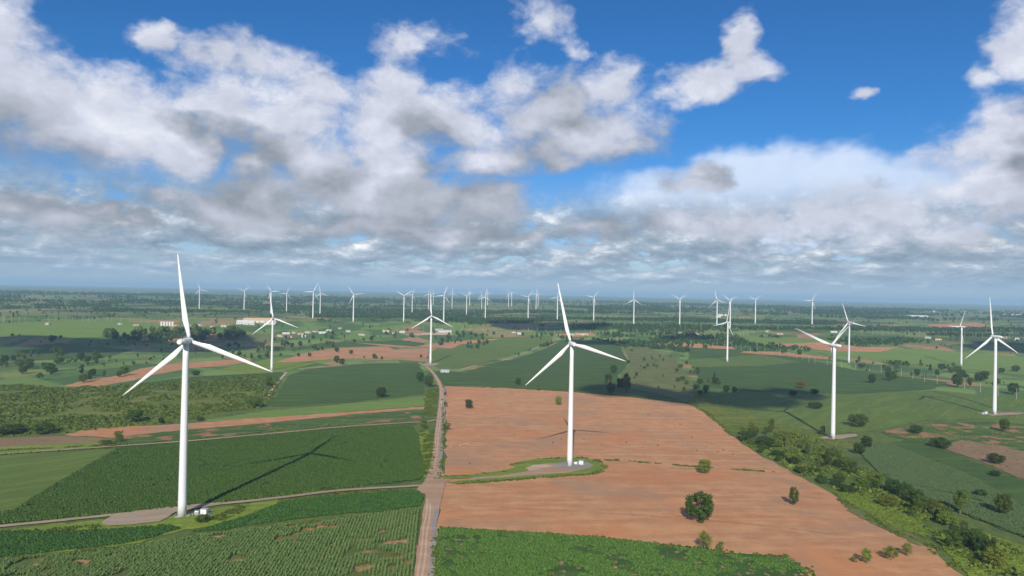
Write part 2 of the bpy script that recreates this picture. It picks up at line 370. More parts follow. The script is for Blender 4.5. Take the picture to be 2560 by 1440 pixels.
def ground_mat():
    """grassland near by; a mosaic of small fields, hedges and fallow plots far off"""
    m, T = new_mat('plain_mosaic'); p = pos(T)
    wob = T.v('MULTIPLY', T.v('SUBTRACT', T.noise(p, 0.004, 3, 0.5, color=True), (0.5, 0.5, 0.5)), (60, 60, 0))
    s, c0 = math.sin(R(-12)), math.cos(R(-12))
    q = T.v('ADD', p, wob)
    u = T.v('DOT_PRODUCT', q, (c0, -s, 0)); v = T.v('DOT_PRODUCT', q, (s, c0, 0))
    k = T.comb(T.m('MULTIPLY', u, 1 / 230), T.m('MULTIPLY', v, 1 / 300), 0.0)
    vo = T.voro(k, 1.0, 0.95); cell = T.sep(vo.outputs['Color'])
    k2 = T.comb(T.m('MULTIPLY', u, 1 / 75), T.m('MULTIPLY', v, 1 / 95), 3.3)
    vo2 = T.voro(k2, 1.0, 0.9); cell2 = T.sep(vo2.outputs['Color'])
    f = T.m('ADD', T.m('MULTIPLY', cell[0], 0.6), T.m('MULTIPLY', cell2[1], 0.4))
    fields = T.ramp(f, [(0.0, (0.055, 0.112, 0.026)), (0.20, (0.075, 0.145, 0.036)), (0.32, (0.125, 0.20, 0.045)), (0.42, (0.16, 0.235, 0.06)), (0.50, (0.085, 0.135, 0.034)), (0.60, (0.19, 0.20, 0.065)), (0.68, (0.14, 0.185, 0.05)), (0.76, (0.33, 0.19, 0.105)), (0.82, (0.22, 0.205, 0.085))], 'CONSTANT')
    fields = T.mix(1.0, fields, (1.22, 1.2, 1.1), 'MULTIPLY')
    n1 = T.noise(p, 0.25, 5, 0.65); n2 = T.noise(p, 0.02, 5, 0.62); n3 = T.noise(p, 0.0022, 4, 0.55)
    near = T.mix(T.rng(n1, 0.3, 0.7), (0.075, 0.115, 0.024), (0.150, 0.195, 0.040))
    near = T.mix(T.rng(n2, 0.46, 0.66), near, (0.066, 0.115, 0.024))
    near = T.mix(T.rng(T.noise(T.v('ADD', p, (40, 9, 0)), 0.03, 6, 0.65), 0.60, 0.70, 0.0, 0.8), near, (0.20, 0.16, 0.065))
    r = T.v('LENGTH', p)
    c = T.mix(T.rng(r, 900, 1300), near, fields)
    c = T.mix(T.rng(n2, 0.57, 0.66, 0.0, 0.5), c, (0.055, 0.095, 0.024))
    c = T.mix(T.m('MULTIPLY', T.rng(n1, 0.35, 0.7), 0.3), c, (0.10, 0.13, 0.04))
    woods = T.m('MULTIPLY', T.rng(n3, 0.53, 0.60), T.rng(r, 1900, 3000))
    c = T.mix(T.m('MULTIPLY', woods, 0.85), c, (0.034, 0.062, 0.020))
    T.l.new(c, T.b.inputs['Base Color'])
    bump(T, n1, 0.7, 0.8)
    return m
MAT['ground'] = ground_mat()

# ================================================================== ground sheet
def build_ground():
    rr = np.concatenate([[0.5], np.arange(60, 300, 40), np.arange(300, 2700, 14.0), np.arange(2700, 5200, 60.0), np.geomspace(5200, 32000, 40)])
    NA = 288; an = np.arange(NA) * 2 * math.pi / NA
    X = rr[:, None] * np.sin(an)[None]; Y = rr[:, None] * np.cos(an)[None]
    Z = hgt(X, Y)
    # the far rim rises and falls a little: low wooded ridges on the horizon
    V = np.stack([X, Y, Z], -1).reshape(-1, 3)
    i = np.arange(len(rr) - 1)[:, None] * NA; j = np.arange(NA)[None]; jn = (j + 1) % NA
    F = np.stack([i + j, i + NA + j, i + NA + jn, i + jn], -1).reshape(-1, 4)[:, ::-1]
    me = quad_mesh('ground', V, F)
    for p_ in (me.polygons,): p_.foreach_set('use_smooth', np.ones(len(F), bool))
    tag(link('ground', me, mat=MAT['ground']), 'flat green farmland plain reaching to the horizon', 'ground', kind='structure')

def quad_mesh(name, V, F):
    me = bpy.data.meshes.new(name); V = np.asarray(V, np.float32); F = np.asarray(F, np.int32)
    me.vertices.add(len(V)); me.vertices.foreach_set('co', V.ravel())
    me.loops.add(F.size); me.loops.foreach_set('vertex_index', F.ravel())
    me.polygons.add(len(F)); me.polygons.foreach_set('loop_start', np.arange(len(F), dtype=np.int32) * F.shape[1])
    try: me.polygons.foreach_set('loop_total', np.full(len(F), F.shape[1], np.int32))
    except Exception: pass
    me.update(calc_edges=True); me.validate()
    return me
build_ground()

# ================================================================== fields, roads and paths
LAYER = [0]
def drape(name, poly, mat, label=None, cat=None, lift=None, jitter=1.2, kind='structure', soft=True):
    """a field: its outline on the terrain, with a slightly ragged edge, filled with a grid that follows the ground"""
    poly = np.asarray(poly, float)
    if lift is None:
        LAYER[0] += 1; lift = 0.06 + 0.012 * LAYER[0]
    size = max(np.ptp(poly[:, 0]), np.ptp(poly[:, 1])); step = max(6.0, min(size / 34.0, 40.0))
    pts = []
    for a, b in zip(poly, np.roll(poly, -1, 0)):
        n = max(1, int(np.hypot(*(b - a)) / (step * 0.6)))
        for k in range(n): pts.append(a + (b - a) * k / n)
    pts = np.array(pts); pts += rng.normal(0, jitter, pts.shape) * np.minimum(1, step / 8.0)
    gx, gy = np.meshgrid(np.arange(poly[:, 0].min(), poly[:, 0].max(), step), np.arange(poly[:, 1].min(), poly[:, 1].max(), step))
    gx = gx.ravel() + 0.13; gy = gy.ravel() + 0.17
    k = in_poly(gx, gy, pts); inner = np.stack([gx[k], gy[k]], 1)
    allp = [Vector((p[0], p[1])) for p in np.concatenate([pts, inner])]
    n = len(pts)
    vo, eo, fo, *_ = mgeo.delaunay_2d_cdt(allp, [(i, (i + 1) % n) for i in range(n)], [list(range(n))], 1, 0.01)
    co = np.array([(v.x, v.y) for v in vo]); z = hgt(co[:, 0], co[:, 1]) + lift
    me = bpy.data.meshes.new(name); me.from_pydata(np.column_stack([co, z]).tolist(), [], [list(f) for f in fo]); me.update()
    if me.polygons and me.polygons[0].normal.z < 0: me.flip_normals()
    o = link(name, me, mat=MAT[mat])
    return tag(o, label, cat, kind=kind)

def strip(pts, w, extend=True):
    """outline of a track given its centre line and its width(s) in metres"""
    p = np.asarray(pts, float); w = np.full(len(p), w, float) if np.isscalar(w) else np.asarray(w, float)
    t = np.gradient(p, axis=0); t /= np.linalg.norm(t, axis=1)[:, None]; nrm = np.column_stack([-t[:, 1], t[:, 0]])
    return np.concatenate([p + nrm * w[:, None] / 2, (p - nrm * w[:, None] / 2)[::-1]])
def smooth(pts, n=4):
    p = np.asarray(pts, float); out = []
    q = np.concatenate([[2 * p[0] - p[1]], p, [2 * p[-1] - p[-2]]])
    for i in range(1, len(q) - 2):
        for k in range(n):
            t = k / n
            out.append(0.5 * ((2 * q[i]) + (-q[i-1] + q[i+1]) * t + (2*q[i-1] - 5*q[i] + 4*q[i+1] - q[i+2]) * t*t + (-q[i-1] + 3*q[i] - 3*q[i+1] + q[i+2]) * t**3))
    out.append(p[-1]); return np.array(out)

FIELDS = {}
def field(name, mat, px, label, cat='field', **kw):
    poly = PP(px); FIELDS[label] = poly
    return drape(name, poly, mat, label, cat, **kw)

# --- left of the dirt road
field('scrubland','scrubg',[(-120,955),(160,968),(280,966),(350,960),(560,945),(640,938),(700,945),(690,985),(655,1020),(520,1035),(440,1060),(300,1068),(170,1082),(0,1092),(-120,1100)],'scrubland of dense low bushes behind the left turbine')
field('soil_field','soil2',[(155,966),(215,950),(300,938),(350,922),(420,910),(520,903),(625,896),(630,903),(560,914),(480,920),(380,938),(330,952),(240,966)],'patchy red soil strip beyond the scrubland')
field('grass_field','grass',[(540,925),(690,893),(830,898),(760,915),(700,930),(620,932)],'bright grass below the turbine beyond the scrubland')
field('soil_field','soil3',[(688,905),(772,880),(842,870),(968,866),(986,874),(1072,872),(1066,893),(930,895),(832,897),(740,905)],'orange soil field in front of the turbine at the road end')
field('crop_field','crop',[(320,975),(352,957),(480,942),(700,930),(718,934),(690,965),(660,975),(560,968),(450,975)],'green crop field between scrubland and red strip')
field('crop_field','crop',[(690,990),(722,938),(770,922),(930,908),(1046,908),(1064,940),(1060,985),(940,998),(800,1010),(680,1018),(665,1005)],'wide dark green crop field left of the road bend')
field('crop_field','crop_l',[(500,1052),(660,1028),(840,1012),(1064,990),(1072,1014),(880,1028),(640,1048),(560,1056)],'pale green crop strip above the orange soil strip')
field('soil_field','soil3',[(160,1088),(205,1076),(270,1068),(420,1062),(620,1047),(860,1031),(1070,1016),(1070,1022),(900,1034),(820,1042),(620,1062),(420,1078),(290,1095)],'long orange soil strip running to the dirt road')
field('crop_field','cass_thin',[(300,1094),(420,1080),(620,1064),(820,1044),(1066,1026),(1060,1046),(960,1055),(860,1064),(480,1098),(310,1110)],'thin green crop strip beside the grey track')
field('dry_field','tan',[(-120,1108),(0,1096),(160,1090),(280,1097),(250,1108),(120,1114),(-120,1124)],'dry tan field below the scrubland')
field('grass_field','grass',[(-120,1128),(0,1118),(130,1112),(265,1104),(280,1112),(180,1122),(-120,1142)],'bright grass strip along the grey track')
field('crop_field','crop_b',[(-160,1152),(0,1141),(300,1119),(230,1158),(130,1218),(32,1278),(-40,1300),(-160,1312)],'olive green crop field in the far left corner of the track')
field('cassava_field','cass',[(302,1120),(480,1108),(700,1088),(880,1070),(1030,1066),(1046,1090),(1050,1130),(1062,1185),(1050,1200),(900,1216),(720,1236),(560,1254),(400,1270),(250,1286),(100,1302),(-160,1325),(-160,1312),(32,1278),(130,1218),(230,1158)],'dark green cassava field under the left turbine shadow')
field('grass_verge','grass',[(1046,1088),(1062,1074),(1086,1084),(1082,1130),(1074,1190),(1062,1204),(1056,1190),(1058,1160),(1050,1125)],'bright grass verge between cassava and dirt road')
field('grass_verge','grass',[(-160,1345),(250,1300),(420,1292),(560,1268),(700,1248),(690,1262),(640,1280),(560,1310),(440,1332),(330,1362),(180,1376),(-160,1412)],'grass verge round the left turbine pad')
field('cassava_field','cass',[(-160,1352),(0,1330),(180,1330),(330,1322),(420,1314),(450,1322),(380,1345),(300,1362),(150,1378),(0,1394),(-160,1410)],'cassava strip below the left turbine pad')
field('cassava_field','cass',[(480,1330),(560,1308),(640,1285),(700,1258),(880,1238),(1000,1226),(1040,1228),(1058,1245),(1050,1266),(960,1276),(820,1288),(680,1306),(560,1324)],'cassava strip between the grey track and sugarcane')
field('cane_field','caneg',[(-200,1425),(0,1404),(180,1386),(330,1370),(520,1340),(700,1318),(850,1300),(1048,1274),(1040,1370),(1030,1440),(1026,1500),(-200,1560)],'sugarcane field planted in rows beside the dirt road')
# --- right of the dirt road
field('soil_field','soil',[(1112,965),(1180,966),(1350,975),(1500,986),(1712,1008),(1745,1022),(1782,1046),(1832,1092),(1880,1126),(1950,1166),(2050,1218),(2100,1248),(2130,1280),(2250,1338),(2330,1370),(2420,1450),(2500,1520),(2100,1560),(1085,1560),(1092,1400),(1096,1320),(1106,1232),(1112,1150),(1115,1050)],'large bare red tilled field around the middle turbine')
field('cassava_field','cass_soil',[(1100,1322),(1130,1322),(1300,1332),(1500,1346),(1700,1366),(1840,1384),(1960,1392),(1995,1408),(2030,1450),(2070,1520),(1085,1520),(1090,1420)],'cassava field below the red tilled field')
field('crop_field','crop',[(1068,935),(1100,928),(1152,930),(1262,905),(1400,852),(1480,850),(1552,868),(1572,905),(1545,940),(1555,968),(1640,985),(1705,1000),(1500,984),(1350,973),(1180,964),(1108,963),(1090,945)],'broad green crop field behind the red tilled field')
field('crop_field','crop_b',[(1072,905),(1078,880),(1110,856),(1200,846),(1372,838),(1384,850),(1340,868),(1240,898),(1150,922),(1100,924)],'olive crop field left of the tan footpath')
field('dry_field','dry',[(1560,870),(1620,868),(1690,900),(1720,940),(1745,985),(1716,1004),(1640,984),(1560,966),(1550,940),(1576,905)],'dry grass strip scattered with trees beside the crop field')
field('grass_field','scrubg',[(1712,1004),(1745,985),(1800,990),(1900,1040),(2060,1090),(2120,1100),(2170,1110),(2150,1130),(1990,1090),(1880,1075),(1832,1088),(1780,1044)],'weedy margin between the red field and the thicket')
field('crop_field','crop',[(1722,868),(1900,866),(1990,890),(2150,928),(2372,956),(2330,974),(2130,984),(1960,982),(1842,976),(1760,962),(1722,905)],'green crop field before the line of concrete poles')
field('crop_field','crop_b',[(1700,900),(1900,886),(2000,905),(1900,915),(1740,918)],'olive crop strip before the poles')
field('crop_field','crop_b',[(1752,986),(1850,980),(2130,986),(2340,976),(2560,1000),(2700,1012),(2700,1060),(2560,1050),(2470,1050),(2300,1052),(2190,1078),(2080,1086),(1960,1066),(1850,1030)],'smooth green crop field behind the right turbines')
field('crop_field','crop_l',[(1850,842),(2070,850),(2100,862),(1880,860)],'pale green crop field behind the pole line')
field('crop_field','crop_l',[(2080,885),(2130,872),(2300,872),(2560,892),(2700,905),(2700,950),(2560,938),(2380,920),(2200,905)],'pale green crop field under the far right turbine')
field('soil_field','soil3',[(1880,862),(2060,856),(2150,868),(2250,868),(2200,880),(2080,878),(1990,868)],'orange soil strip behind the pole line')
field('soil_field','soil3',[(1860,878),(1960,880),(2080,894),(2080,900),(1960,890),(1850,882)],'thin orange soil strip along the pole line')
field('crop_field','cass_thin',[(2200,1082),(2300,1060),(2480,1054),(2600,1064),(2700,1080),(2700,1190),(2560,1192),(2480,1150),(2380,1118),(2270,1102)],'patchy weedy field below the rightmost turbine')
field('dry_field','tan',[(2330,1112),(2420,1102),(2560,1130),(2700,1140),(2700,1240),(2560,1200),(2440,1150)],'brown fallow patch beside the dark crop strip')
field('crop_field','crop',[(2210,1108),(2290,1100),(2400,1140),(2520,1188),(2700,1250),(2700,1330),(2560,1268),(2440,1196),(2330,1150)],'dark crop strip beside the sugarcane on the right')
field('cane_field','caneg_b',[(2140,1122),(2190,1106),(2225,1112),(2330,1152),(2440,1198),(2560,1270),(2700,1345),(2700,1430),(2560,1345),(2420,1290),(2300,1240),(2200,1186)],'blue green sugarcane field beside the thicket')
field('grass_field','grass',[(2085,1232),(2160,1232),(2240,1262),(2300,1300),(2320,1345),(2240,1322),(2150,1278)],'tall bright grass between the red field and thicket')
field('grass_field','grass',[(2330,1340),(2450,1330),(2560,1370),(2760,1430),(2760,1560),(2500,1540),(2420,1440)],'tall grass in the near right corner')
field('dry_field','dry',[(2096,1246),(2140,1262),(2230,1318),(2330,1360),(2300,1366),(2200,1320),(2120,1280)],'dry straw margin along the red field edge')
# far plots that can be told apart
for px, mt, lb in [
  ([(0,812),(180,800),(420,808),(430,832),(200,846),(0,838)],'crop_l','yellow green plot before the white tanks'),
  ([(540,850),(560,838),(760,832),(780,840),(640,855)],'dry','straw coloured plot behind the left turbine'),
  ([(720,875),(800,858),(1000,850),(1060,858),(1060,868),(980,864),(840,868)],'crop','dark plot behind the orange soil field'),
  ([(1010,838),(1110,828),(1128,830),(1130,838),(1090,838)],'sand','pale yard of the warehouse'),
  ([(1385,836),(1480,832),(1490,840),(1400,844)],'soil3','small orange plot at the end of the footpath'),
  ([(0,870),(150,858),(330,875),(250,895),(0,905)],'crop','green plot among scattered trees'),
  ([(1600,862),(1720,858),(1830,868),(1840,874),(1700,868)],'soil3','thin orange plot left of the pole line'),
  ([(2320,812),(2440,806),(2480,816),(2330,822)],'soil3','orange plot beyond the pole rows'),
  ([(880,856),(1000,870),(1130,854),(1260,846),(1150,862),(1130,872)],'soil3','orange patch among trees behind the road end')]:
    field('crop_field', mt, px, lb)

# --- tracks and roads
RC = [(1038,1530),(1052,1440),(1062,1350),(1070,1290),(1076,1235),(1082,1180),(1090,1120),(1097,1060),(1103,1000),(1103,975),(1095,952),(1080,930),(1064,916),(1048,908)]
RCW = smooth(PP(RC), 5)
def offs(line, d):
    t = np.gradient(line, axis=0); t /= np.linalg.norm(t, axis=1)[:, None]
    return line + np.column_stack([t[:, 1], -t[:, 0]]) * d
nR = len(RCW)
drape('gravel_shoulder', strip(offs(RCW, 3.6)[:int(nR*0.72)], np.linspace(5.2, 4.0, int(nR*0.72))), 'grey', 'grey gravel shoulder along the dirt road', 'road', jitter=0.9)
drape('dirt_road', strip(RCW, np.linspace(6.6, 6.0, nR)), 'dirt', 'rutted red dirt road between the fields', 'road', jitter=0.25)
for k, o_ in enumerate((-1.3, 0.9)):
    wv = offs(RCW, o_) + 0; wv = wv + np.column_stack([np.sin(np.arange(nR) * 0.9 + k) * 0.25, np.zeros(nR)])
    drape('wheel_rut', strip(wv, 0.8), 'rut', 'pale wheel rut in the dirt road', 'road', jitter=0.08)
TR1 = smooth(PP([(-160,1334),(60,1312),(250,1293),(400,1276),(560,1261),(700,1246),(850,1228),(1000,1219),(1050,1216),(1075,1218)]), 4)
drape('gravel_track', strip(TR1, 5.0), 'gravel', 'grey gravel track to the left turbine', 'road', jitter=0.2)
TR2 = smooth(PP([(-160,1146),(0,1136),(300,1116),(480,1103),(700,1083),(860,1068),(1000,1059),(1060,1056),(1092,1050)]), 4)
drape('gravel_track', strip(TR2, 5.0), 'gravel', 'straight grey gravel track between crop fields', 'road', jitter=0.2)
drape('gravel_pad', PP([(252,1310),(286,1287),(400,1272),(540,1258),(565,1262),(500,1272),(440,1282),(418,1296),(400,1306),(330,1314),(270,1317)]), 'gravel', 'wide gravel pad beside the left turbine', 'ground', jitter=0.3)
drape('junction_apron', PP([(1040,1226),(1062,1205),(1076,1180),(1100,1170),(1112,1195),(1130,1200),(1112,1212),(1106,1240),(1098,1275),(1078,1262),(1062,1238)]), 'dirt', 'dirt apron where the tracks cross the road', 'road', jitter=0.4)
drape('grass_island', PP([(1108,1192),(1180,1188),(1250,1180),(1290,1170),(1282,1163),(1300,1156),(1345,1150),(1420,1145),(1475,1149),(1505,1160),(1513,1172),(1498,1184),(1440,1190),(1330,1196),(1230,1204),(1150,1212),(1120,1208),(1200,1198),(1290,1190),(1180,1196),(1110,1200)]), 'grass', 'grassy rim round the middle turbine pad', 'grass', jitter=0.5)
drape('dirt_pad', PP([(1180,1196),(1260,1190),(1320,1180),(1330,1165),(1370,1160),(1450,1160),(1475,1172),(1420,1184),(1330,1190),(1240,1197),(1170,1203)]), 'dirt', 'reddish dirt access to the middle turbine', 'road', jitter=0.4)
drape('gravel_pad', PP([(1378,1162),(1410,1156),(1470,1157),(1484,1166),(1470,1174),(1432,1176),(1405,1172)]), 'grey', 'grey gravel pad under the middle turbine', 'ground', jitter=0.3)
drape('sand_patch', PP([(1313,1172),(1330,1166),(1366,1163),(1378,1168),(1352,1174),(1326,1178)]), 'sand', 'pale sand patch beside the middle turbine', 'ground', jitter=0.3)
drape('gravel_pad', PP([(2048,1096),(2072,1090),(2140,1086),(2146,1092),(2100,1099),(2062,1099)]), 'gravel', 'gravel pad at the foot of the turbine in the thicket', 'ground', jitter=0.3)
drape('gravel_pad', PP([(2462,1035),(2500,1033),(2540,1031),(2575,1034),(2540,1038),(2480,1041)]), 'gravel', 'gravel pad at the foot of the rightmost turbine', 'ground', jitter=0.3)
drape('gravel_pad', PP([(1052,912),(1068,908),(1096,908),(1090,914),(1064,918)]), 'gravel', 'gravel pad at the end of the dirt road', 'ground', jitter=0.3)
drape('footpath', strip(smooth(PP([(1150,926),(1190,915),(1262,900),(1310,884),(1362,860),(1404,846)])), 4.0), 'sand', 'tan footpath winding between the crop fields', 'path', jitter=0.8)
drape('footpath', strip(smooth(PP([(668,998),(680,975),(700,950),(716,932)])), 4.0), 'sand', 'short tan path at the scrubland corner', 'path', jitter=0.6)
drape('footpath', strip(smooth(PP([(1090,928),(1125,930),(1170,932)])), 2.5), 'sand', 'narrow tan path past the farm shed', 'path', jitter=0.4)
drape('footpath', strip(smooth(PP([(2330,978),(2420,1000),(2480,1020),(2560,1036)])), 2.0), 'cass', 'dark furrow across the smooth crop field', 'path', jitter=0.4)

for k, pts in enumerate([[(1100,1262),(1300,1272),(1600,1290),(1900,1315),(2150,1345)], [(1115,1100),(1400,1112),(1700,1130),(1840,1142)]]):
    ln = smooth(PP(pts), 6)
    for o_ in (-0.9, 0.9):
        drape('wheel_rut', strip(offs(ln, o_), 0.4), 'tractor', 'faint pale tractor track across the red tilled field', 'track', jitter=0.1)

# ================================================================== wind turbines
HUB = 99.5
MAT['white'] = plain_mat('white_turbine_paint', (0.74, 0.755, 0.77), 0.38, grime=0.10, gscale=0.12, spec=0.5)
MAT['blade'] = plain_mat('white_blade_gelcoat', (0.76, 0.765, 0.775), 0.33, grime=0.06, gscale=0.15, spec=0.5)
MAT['metal'] = plain_mat('grey_galvanised_steel', (0.34, 0.35, 0.36), 0.5, 0.6)
MAT['dark'] = plain_mat('dark_grey_paint', (0.08, 0.085, 0.09), 0.5)

def bm_mesh(name, bm, mat=None, smooth_=False):
    bmesh.ops.recalc_face_normals(bm, faces=bm.faces[:])
    me = bpy.data.meshes.new(name); bm.to_mesh(me); bm.free()
    if mat is not None: me.materials.append(mat)
    if smooth_: me.polygons.foreach_set('use_smooth', np.ones(len(me.polygons), bool))
    return me
def lathe(bm, prof, seg=24, axis='z', off=(0, 0, 0)):
    rings = []
    for r, h in prof:
        ring = []
        for k in range(seg):
            a = 2 * math.pi * k / seg; u, v = r * math.cos(a), r * math.sin(a)
            co = (u, v, h) if axis == 'z' else (u, h, v)
            ring.append(bm.verts.new(Vector(co) + Vector(off)))
        rings.append(ring)
    for a, b in zip(rings, rings[1:]):
        for k in range(seg): bm.faces.new((a[k], a[(k + 1) % seg], b[(k + 1) % seg], b[k]))
    bm.faces.new(rings[0]); bm.faces.new(rings[-1])
def box(bm, c, s, rz=0.0, taper=1.0):
    x, y, z = s[0] / 2, s[1] / 2, s[2] / 2; q = []
    cs, sn = math.cos(rz), math.sin(rz)
    for dz in (-1, 1):
        t = taper if dz > 0 else 1.0
        for dx, dy in ((-1, -1), (1, -1), (1, 1), (-1, 1)):
            px_, py_ = dx * x * t, dy * y * t
            q.append(bm.verts.new((c[0] + px_ * cs - py_ * sn, c[1] + px_ * sn + py_ * cs, c[2] + dz * z)))
    for f in ((0, 1, 2, 3), (4, 5, 6, 7), (0, 1, 5, 4), (1, 2, 6, 5), (2, 3, 7, 6), (3, 0, 4, 7)):
        bm.faces.new([q[i] for i in f])

def turbine_meshes():
    D = {}
    bm = bmesh.new(); pr = [(2.34, 0.0)]
    for k in range(1, 13):
        h = HUB * 0.975 * k / 12; pr.append((2.30 - 0.78 * (k / 12) ** 1.15, h))
    lathe(bm, pr, 32); D['tower'] = bm_mesh('tower', bm, MAT['white'], True)
    D['tower'].polygons[-1].use_smooth = False
    for h in (31.0, 64.0):
        bm = bmesh.new(); q = 2.30 - 0.78 * (h / 97) ** 1.15 + 0.03; lathe(bm, [(q, h), (q, h + 0.25)], 32)
        D['flange%d' % h] = bm_mesh('flange', bm, MAT['white'], False)
    bm = bmesh.new(); box(bm, (-2.15, -0.95, 2.9), (0.16, 0.95, 2.2), 0.42)
    D['door'] = bm_mesh('door', bm, MAT['metal'])
    bm = bmesh.new()
    for k in range(7): box(bm, (-2.7 - 0.26 * (6 - k) , -1.2, 0.13 + 0.25 * k), (0.30, 1.0, 0.06))
    for s in (-1, 1):
        box(bm, (-3.5, -1.2 + s * 0.52, 0.9), (2.0, 0.06, 0.10))
        for k in range(3): box(bm, (-2.8 - 0.75 * k, -1.2 + s * 0.52, 1.2 - 0.1 * k), (0.06, 0.06, 2.4 - 0.9 * k * 0.9))
    D['stair'] = bm_mesh('stair', bm, MAT['metal'])
    bm = bmesh.new(); lathe(bm, [(3.9, -0.5), (3.9, 0.22), (3.75, 0.30)], 28); D['foundation'] = bm_mesh('foundation', bm, MAT['concrete'])
    # nacelle: round drum tapering to a blunt tail, along Y (tail towards -Y)
    bm = bmesh.new()
    lathe(bm, [(1.10, -8.2), (1.42, -8.0), (1.50, -7.4), (1.52, -6.3), (1.68, -6.1), (1.78, -4.0), (1.82, 1.0), (1.78, 2.6), (1.70, 3.0)], 28, 'y', (0, 0, HUB))
    box(bm, (0, 0, HUB - 1.85), (2.4, 2.6, 1.1))
    D['nacelle'] = bm_mesh('nacelle', bm, MAT['white'], True)
    bm = bmesh.new(); lathe(bm, [(1.02, -8.32), (1.02, -8.15)], 20, 'y', (0, 0, HUB)); D['tail_hatch'] = bm_mesh('tail_hatch', bm, MAT['white'])
    bm = bmesh.new(); box(bm, (0, -5.4, HUB + 1.8), (1.1, 1.4, 0.45))
    D['cooler'] = bm_mesh('cooler', bm, MAT['metal'])
    bm = bmesh.new(); box(bm, (0.0, -6.6, HUB + 2.5), (0.10, 0.10, 2.0)); box(bm, (0.0, -6.6, HUB + 3.3), (1.5, 0.10, 0.10)); box(bm, (0.7, -6.6, HUB + 3.6), (0.16, 0.16, 0.6)); box(bm, (-0.7, -6.6, HUB + 3.55), (0.12, 0.4, 0.4))
    D['wind_sensor'] = bm_mesh('wind_sensor', bm, MAT['dark'])
    bm = bmesh.new(); lathe(bm, [(1.60, 3.05), (1.72, 3.4), (1.75, 5.2), (1.5, 6.2), (1.0, 6.9), (0.25, 7.15)], 28, 'y', (0, 0, HUB))
    D['hub'] = bm_mesh('hub', bm, MAT['white'], True)
    # blade: along +Z from the rotor centre, chord in the rotor plane near the tip
    L = 50.5; secs = []; n = 18
    for k in range(n + 1):
        f = k / n; r = 1.2 + (L - 1.2) * f
        if f < 0.05: ch, th = 2.1, 2.05
        elif f < 0.22:
            g = (f - 0.05) / 0.17; g = g * g * (3 - 2 * g); ch, th = 2.1 + 1.15 * g, 2.05 - 1.15 * g
        else:
            g = (f - 0.22) / 0.78; ch = 3.25 * (1 - g) ** 0.95 + 0.40 * g; th = 0.90 * (1 - g) + 0.07
        tw = R(14) * (1 - f) ** 2; bend = 1.6 * f * f
        ring = []
        for j in range(16):
            a = 2 * math.pi * j / 16
            x = math.cos(a) * 0.5; y = math.sin(a) * 0.5
            sharp = min(1, max(0, (f - 0.05) / 0.17))
            yy = y * th * (1 - sharp * 0.75 * max(0, -x * 2) ** 1.2); xx = x * ch + sharp * ch * -0.20
            ring.append((xx * math.cos(tw) - yy * math.sin(tw), xx * math.sin(tw) + yy * math.cos(tw) + bend, r))
        secs.append(ring)
    bm = bmesh.new(); rows = [[bm.verts.new(c) for c in s] for s in secs]
    for a, b in zip(rows, rows[1:]):
        for j in range(16): bm.faces.new((a[j], a[(j + 1) % 16], b[(j + 1) % 16], b[j]))
    bm.faces.new(rows[-1]); bm.faces.new(rows[0])
    D['blade'] = bm_mesh('blade', bm, MAT['blade'], True)
    bm = bmesh.new(); lathe(bm, [(1.08, 1.9), (1.14, 1.95), (1.14, 2.25), (1.08, 2.3)], 20); D['root_collar'] = bm_mesh('root_collar', bm, MAT['metal'])
    return D
TM = turbine_meshes()

def turbine(bx, by, hy, phase, yaw, label, group=None, detail=True):
    xy = P(bx, by); dep = depth_of(xy); s = dep * (by - hy) / FPX / HUB
    s = min(1.15, max(0.88, s))
    root = empty('wind_turbine', (xy[0], xy[1], float(hgt(*xy))), -R(yaw), s)
    tag(root, label, 'wind turbine', group)
    names = ['tower', 'nacelle', 'hub'] + (['flange31', 'flange64', 'door', 'stair', 'foundation', 'wind_sensor', 'cooler'] if detail else [])
    for nme in names:
        if nme in ('cooler', 'wind_sensor'): continue
        o = link(TM[nme].name, TM[nme], root)
        if nme == 'nacelle' and detail:
            link('cooler', TM['cooler'], o); link('tail_hatch', TM['tail_hatch'], o); link('wind_sensor', TM['wind_sensor'], o)
    for k in range(3):
        b = link('blade', TM['blade'], root); b.location = (0, 4.3, HUB); b.rotation_euler = (0, R(phase + 120 * k), 0)
        if detail: link('root_collar', TM['root_collar'], b)
        else: b.scale = (0.72, 0.72, 0.76)
    return root, xy, s

NEAR = [
 (455,1291,854,350,0,'white wind turbine beside the wide gravel pad and cassava field'),
 (1424,1166,860,347,-10,'white wind turbine on the grassy island in the red tilled field'),
 (2082,1098,864,51,-20,'white wind turbine rising from the dark tree thicket'),
 (2486,1037,842,356,-15,'white wind turbine on the smooth crop field beside a small blue kiosk'),
 (679,926,796,351,-8,'white wind turbine between bright grass and the wide dark crop field'),
 (1076,910,790,357,-4,'white wind turbine at the far end of the dirt road'),
 (1818,905,806,20,-35,'white wind turbine in the green crop field before the line of poles'),
 (2122,907,806,341,-12,'white wind turbine just behind the line of concrete poles'),
 (2403,915,817,33,-30,'white wind turbine in the pale green field far behind the poles')]
FAR = [(498,776,724,344),(610,778,727,48),(677,786,729,325),(716,784,733,25),(782,797,729,28),(800,787,733,350),(883,805,736,85),(1009,805,739,60),
 (1030,785,737,27),(1071,773,735,5),(1083,763,732,343),(1109,807,738,22),(1130,772,732,2),(1166,791,740,58),(1174,764,731,0),(1204,773,738,350),
 (1213,800,742,10),(1219,765,733,345),(1271,771,735,325),(1279,766,732,312),(1320,798,742,42),(1340,774,734,20),(1345,768,734,95),(1393,803,743,20),
 (1484,803,743,42),(1584,815,749,1),(1699,815,748,60),(1792,817,750,348),(1825,823,751,65),(1888,810,749,58),(2030,816,752,33)]
TURB = []
for bx, by, hy, ph, yw, lb in NEAR: TURB.append(turbine(bx, by, hy, ph, yw, lb, None, True))
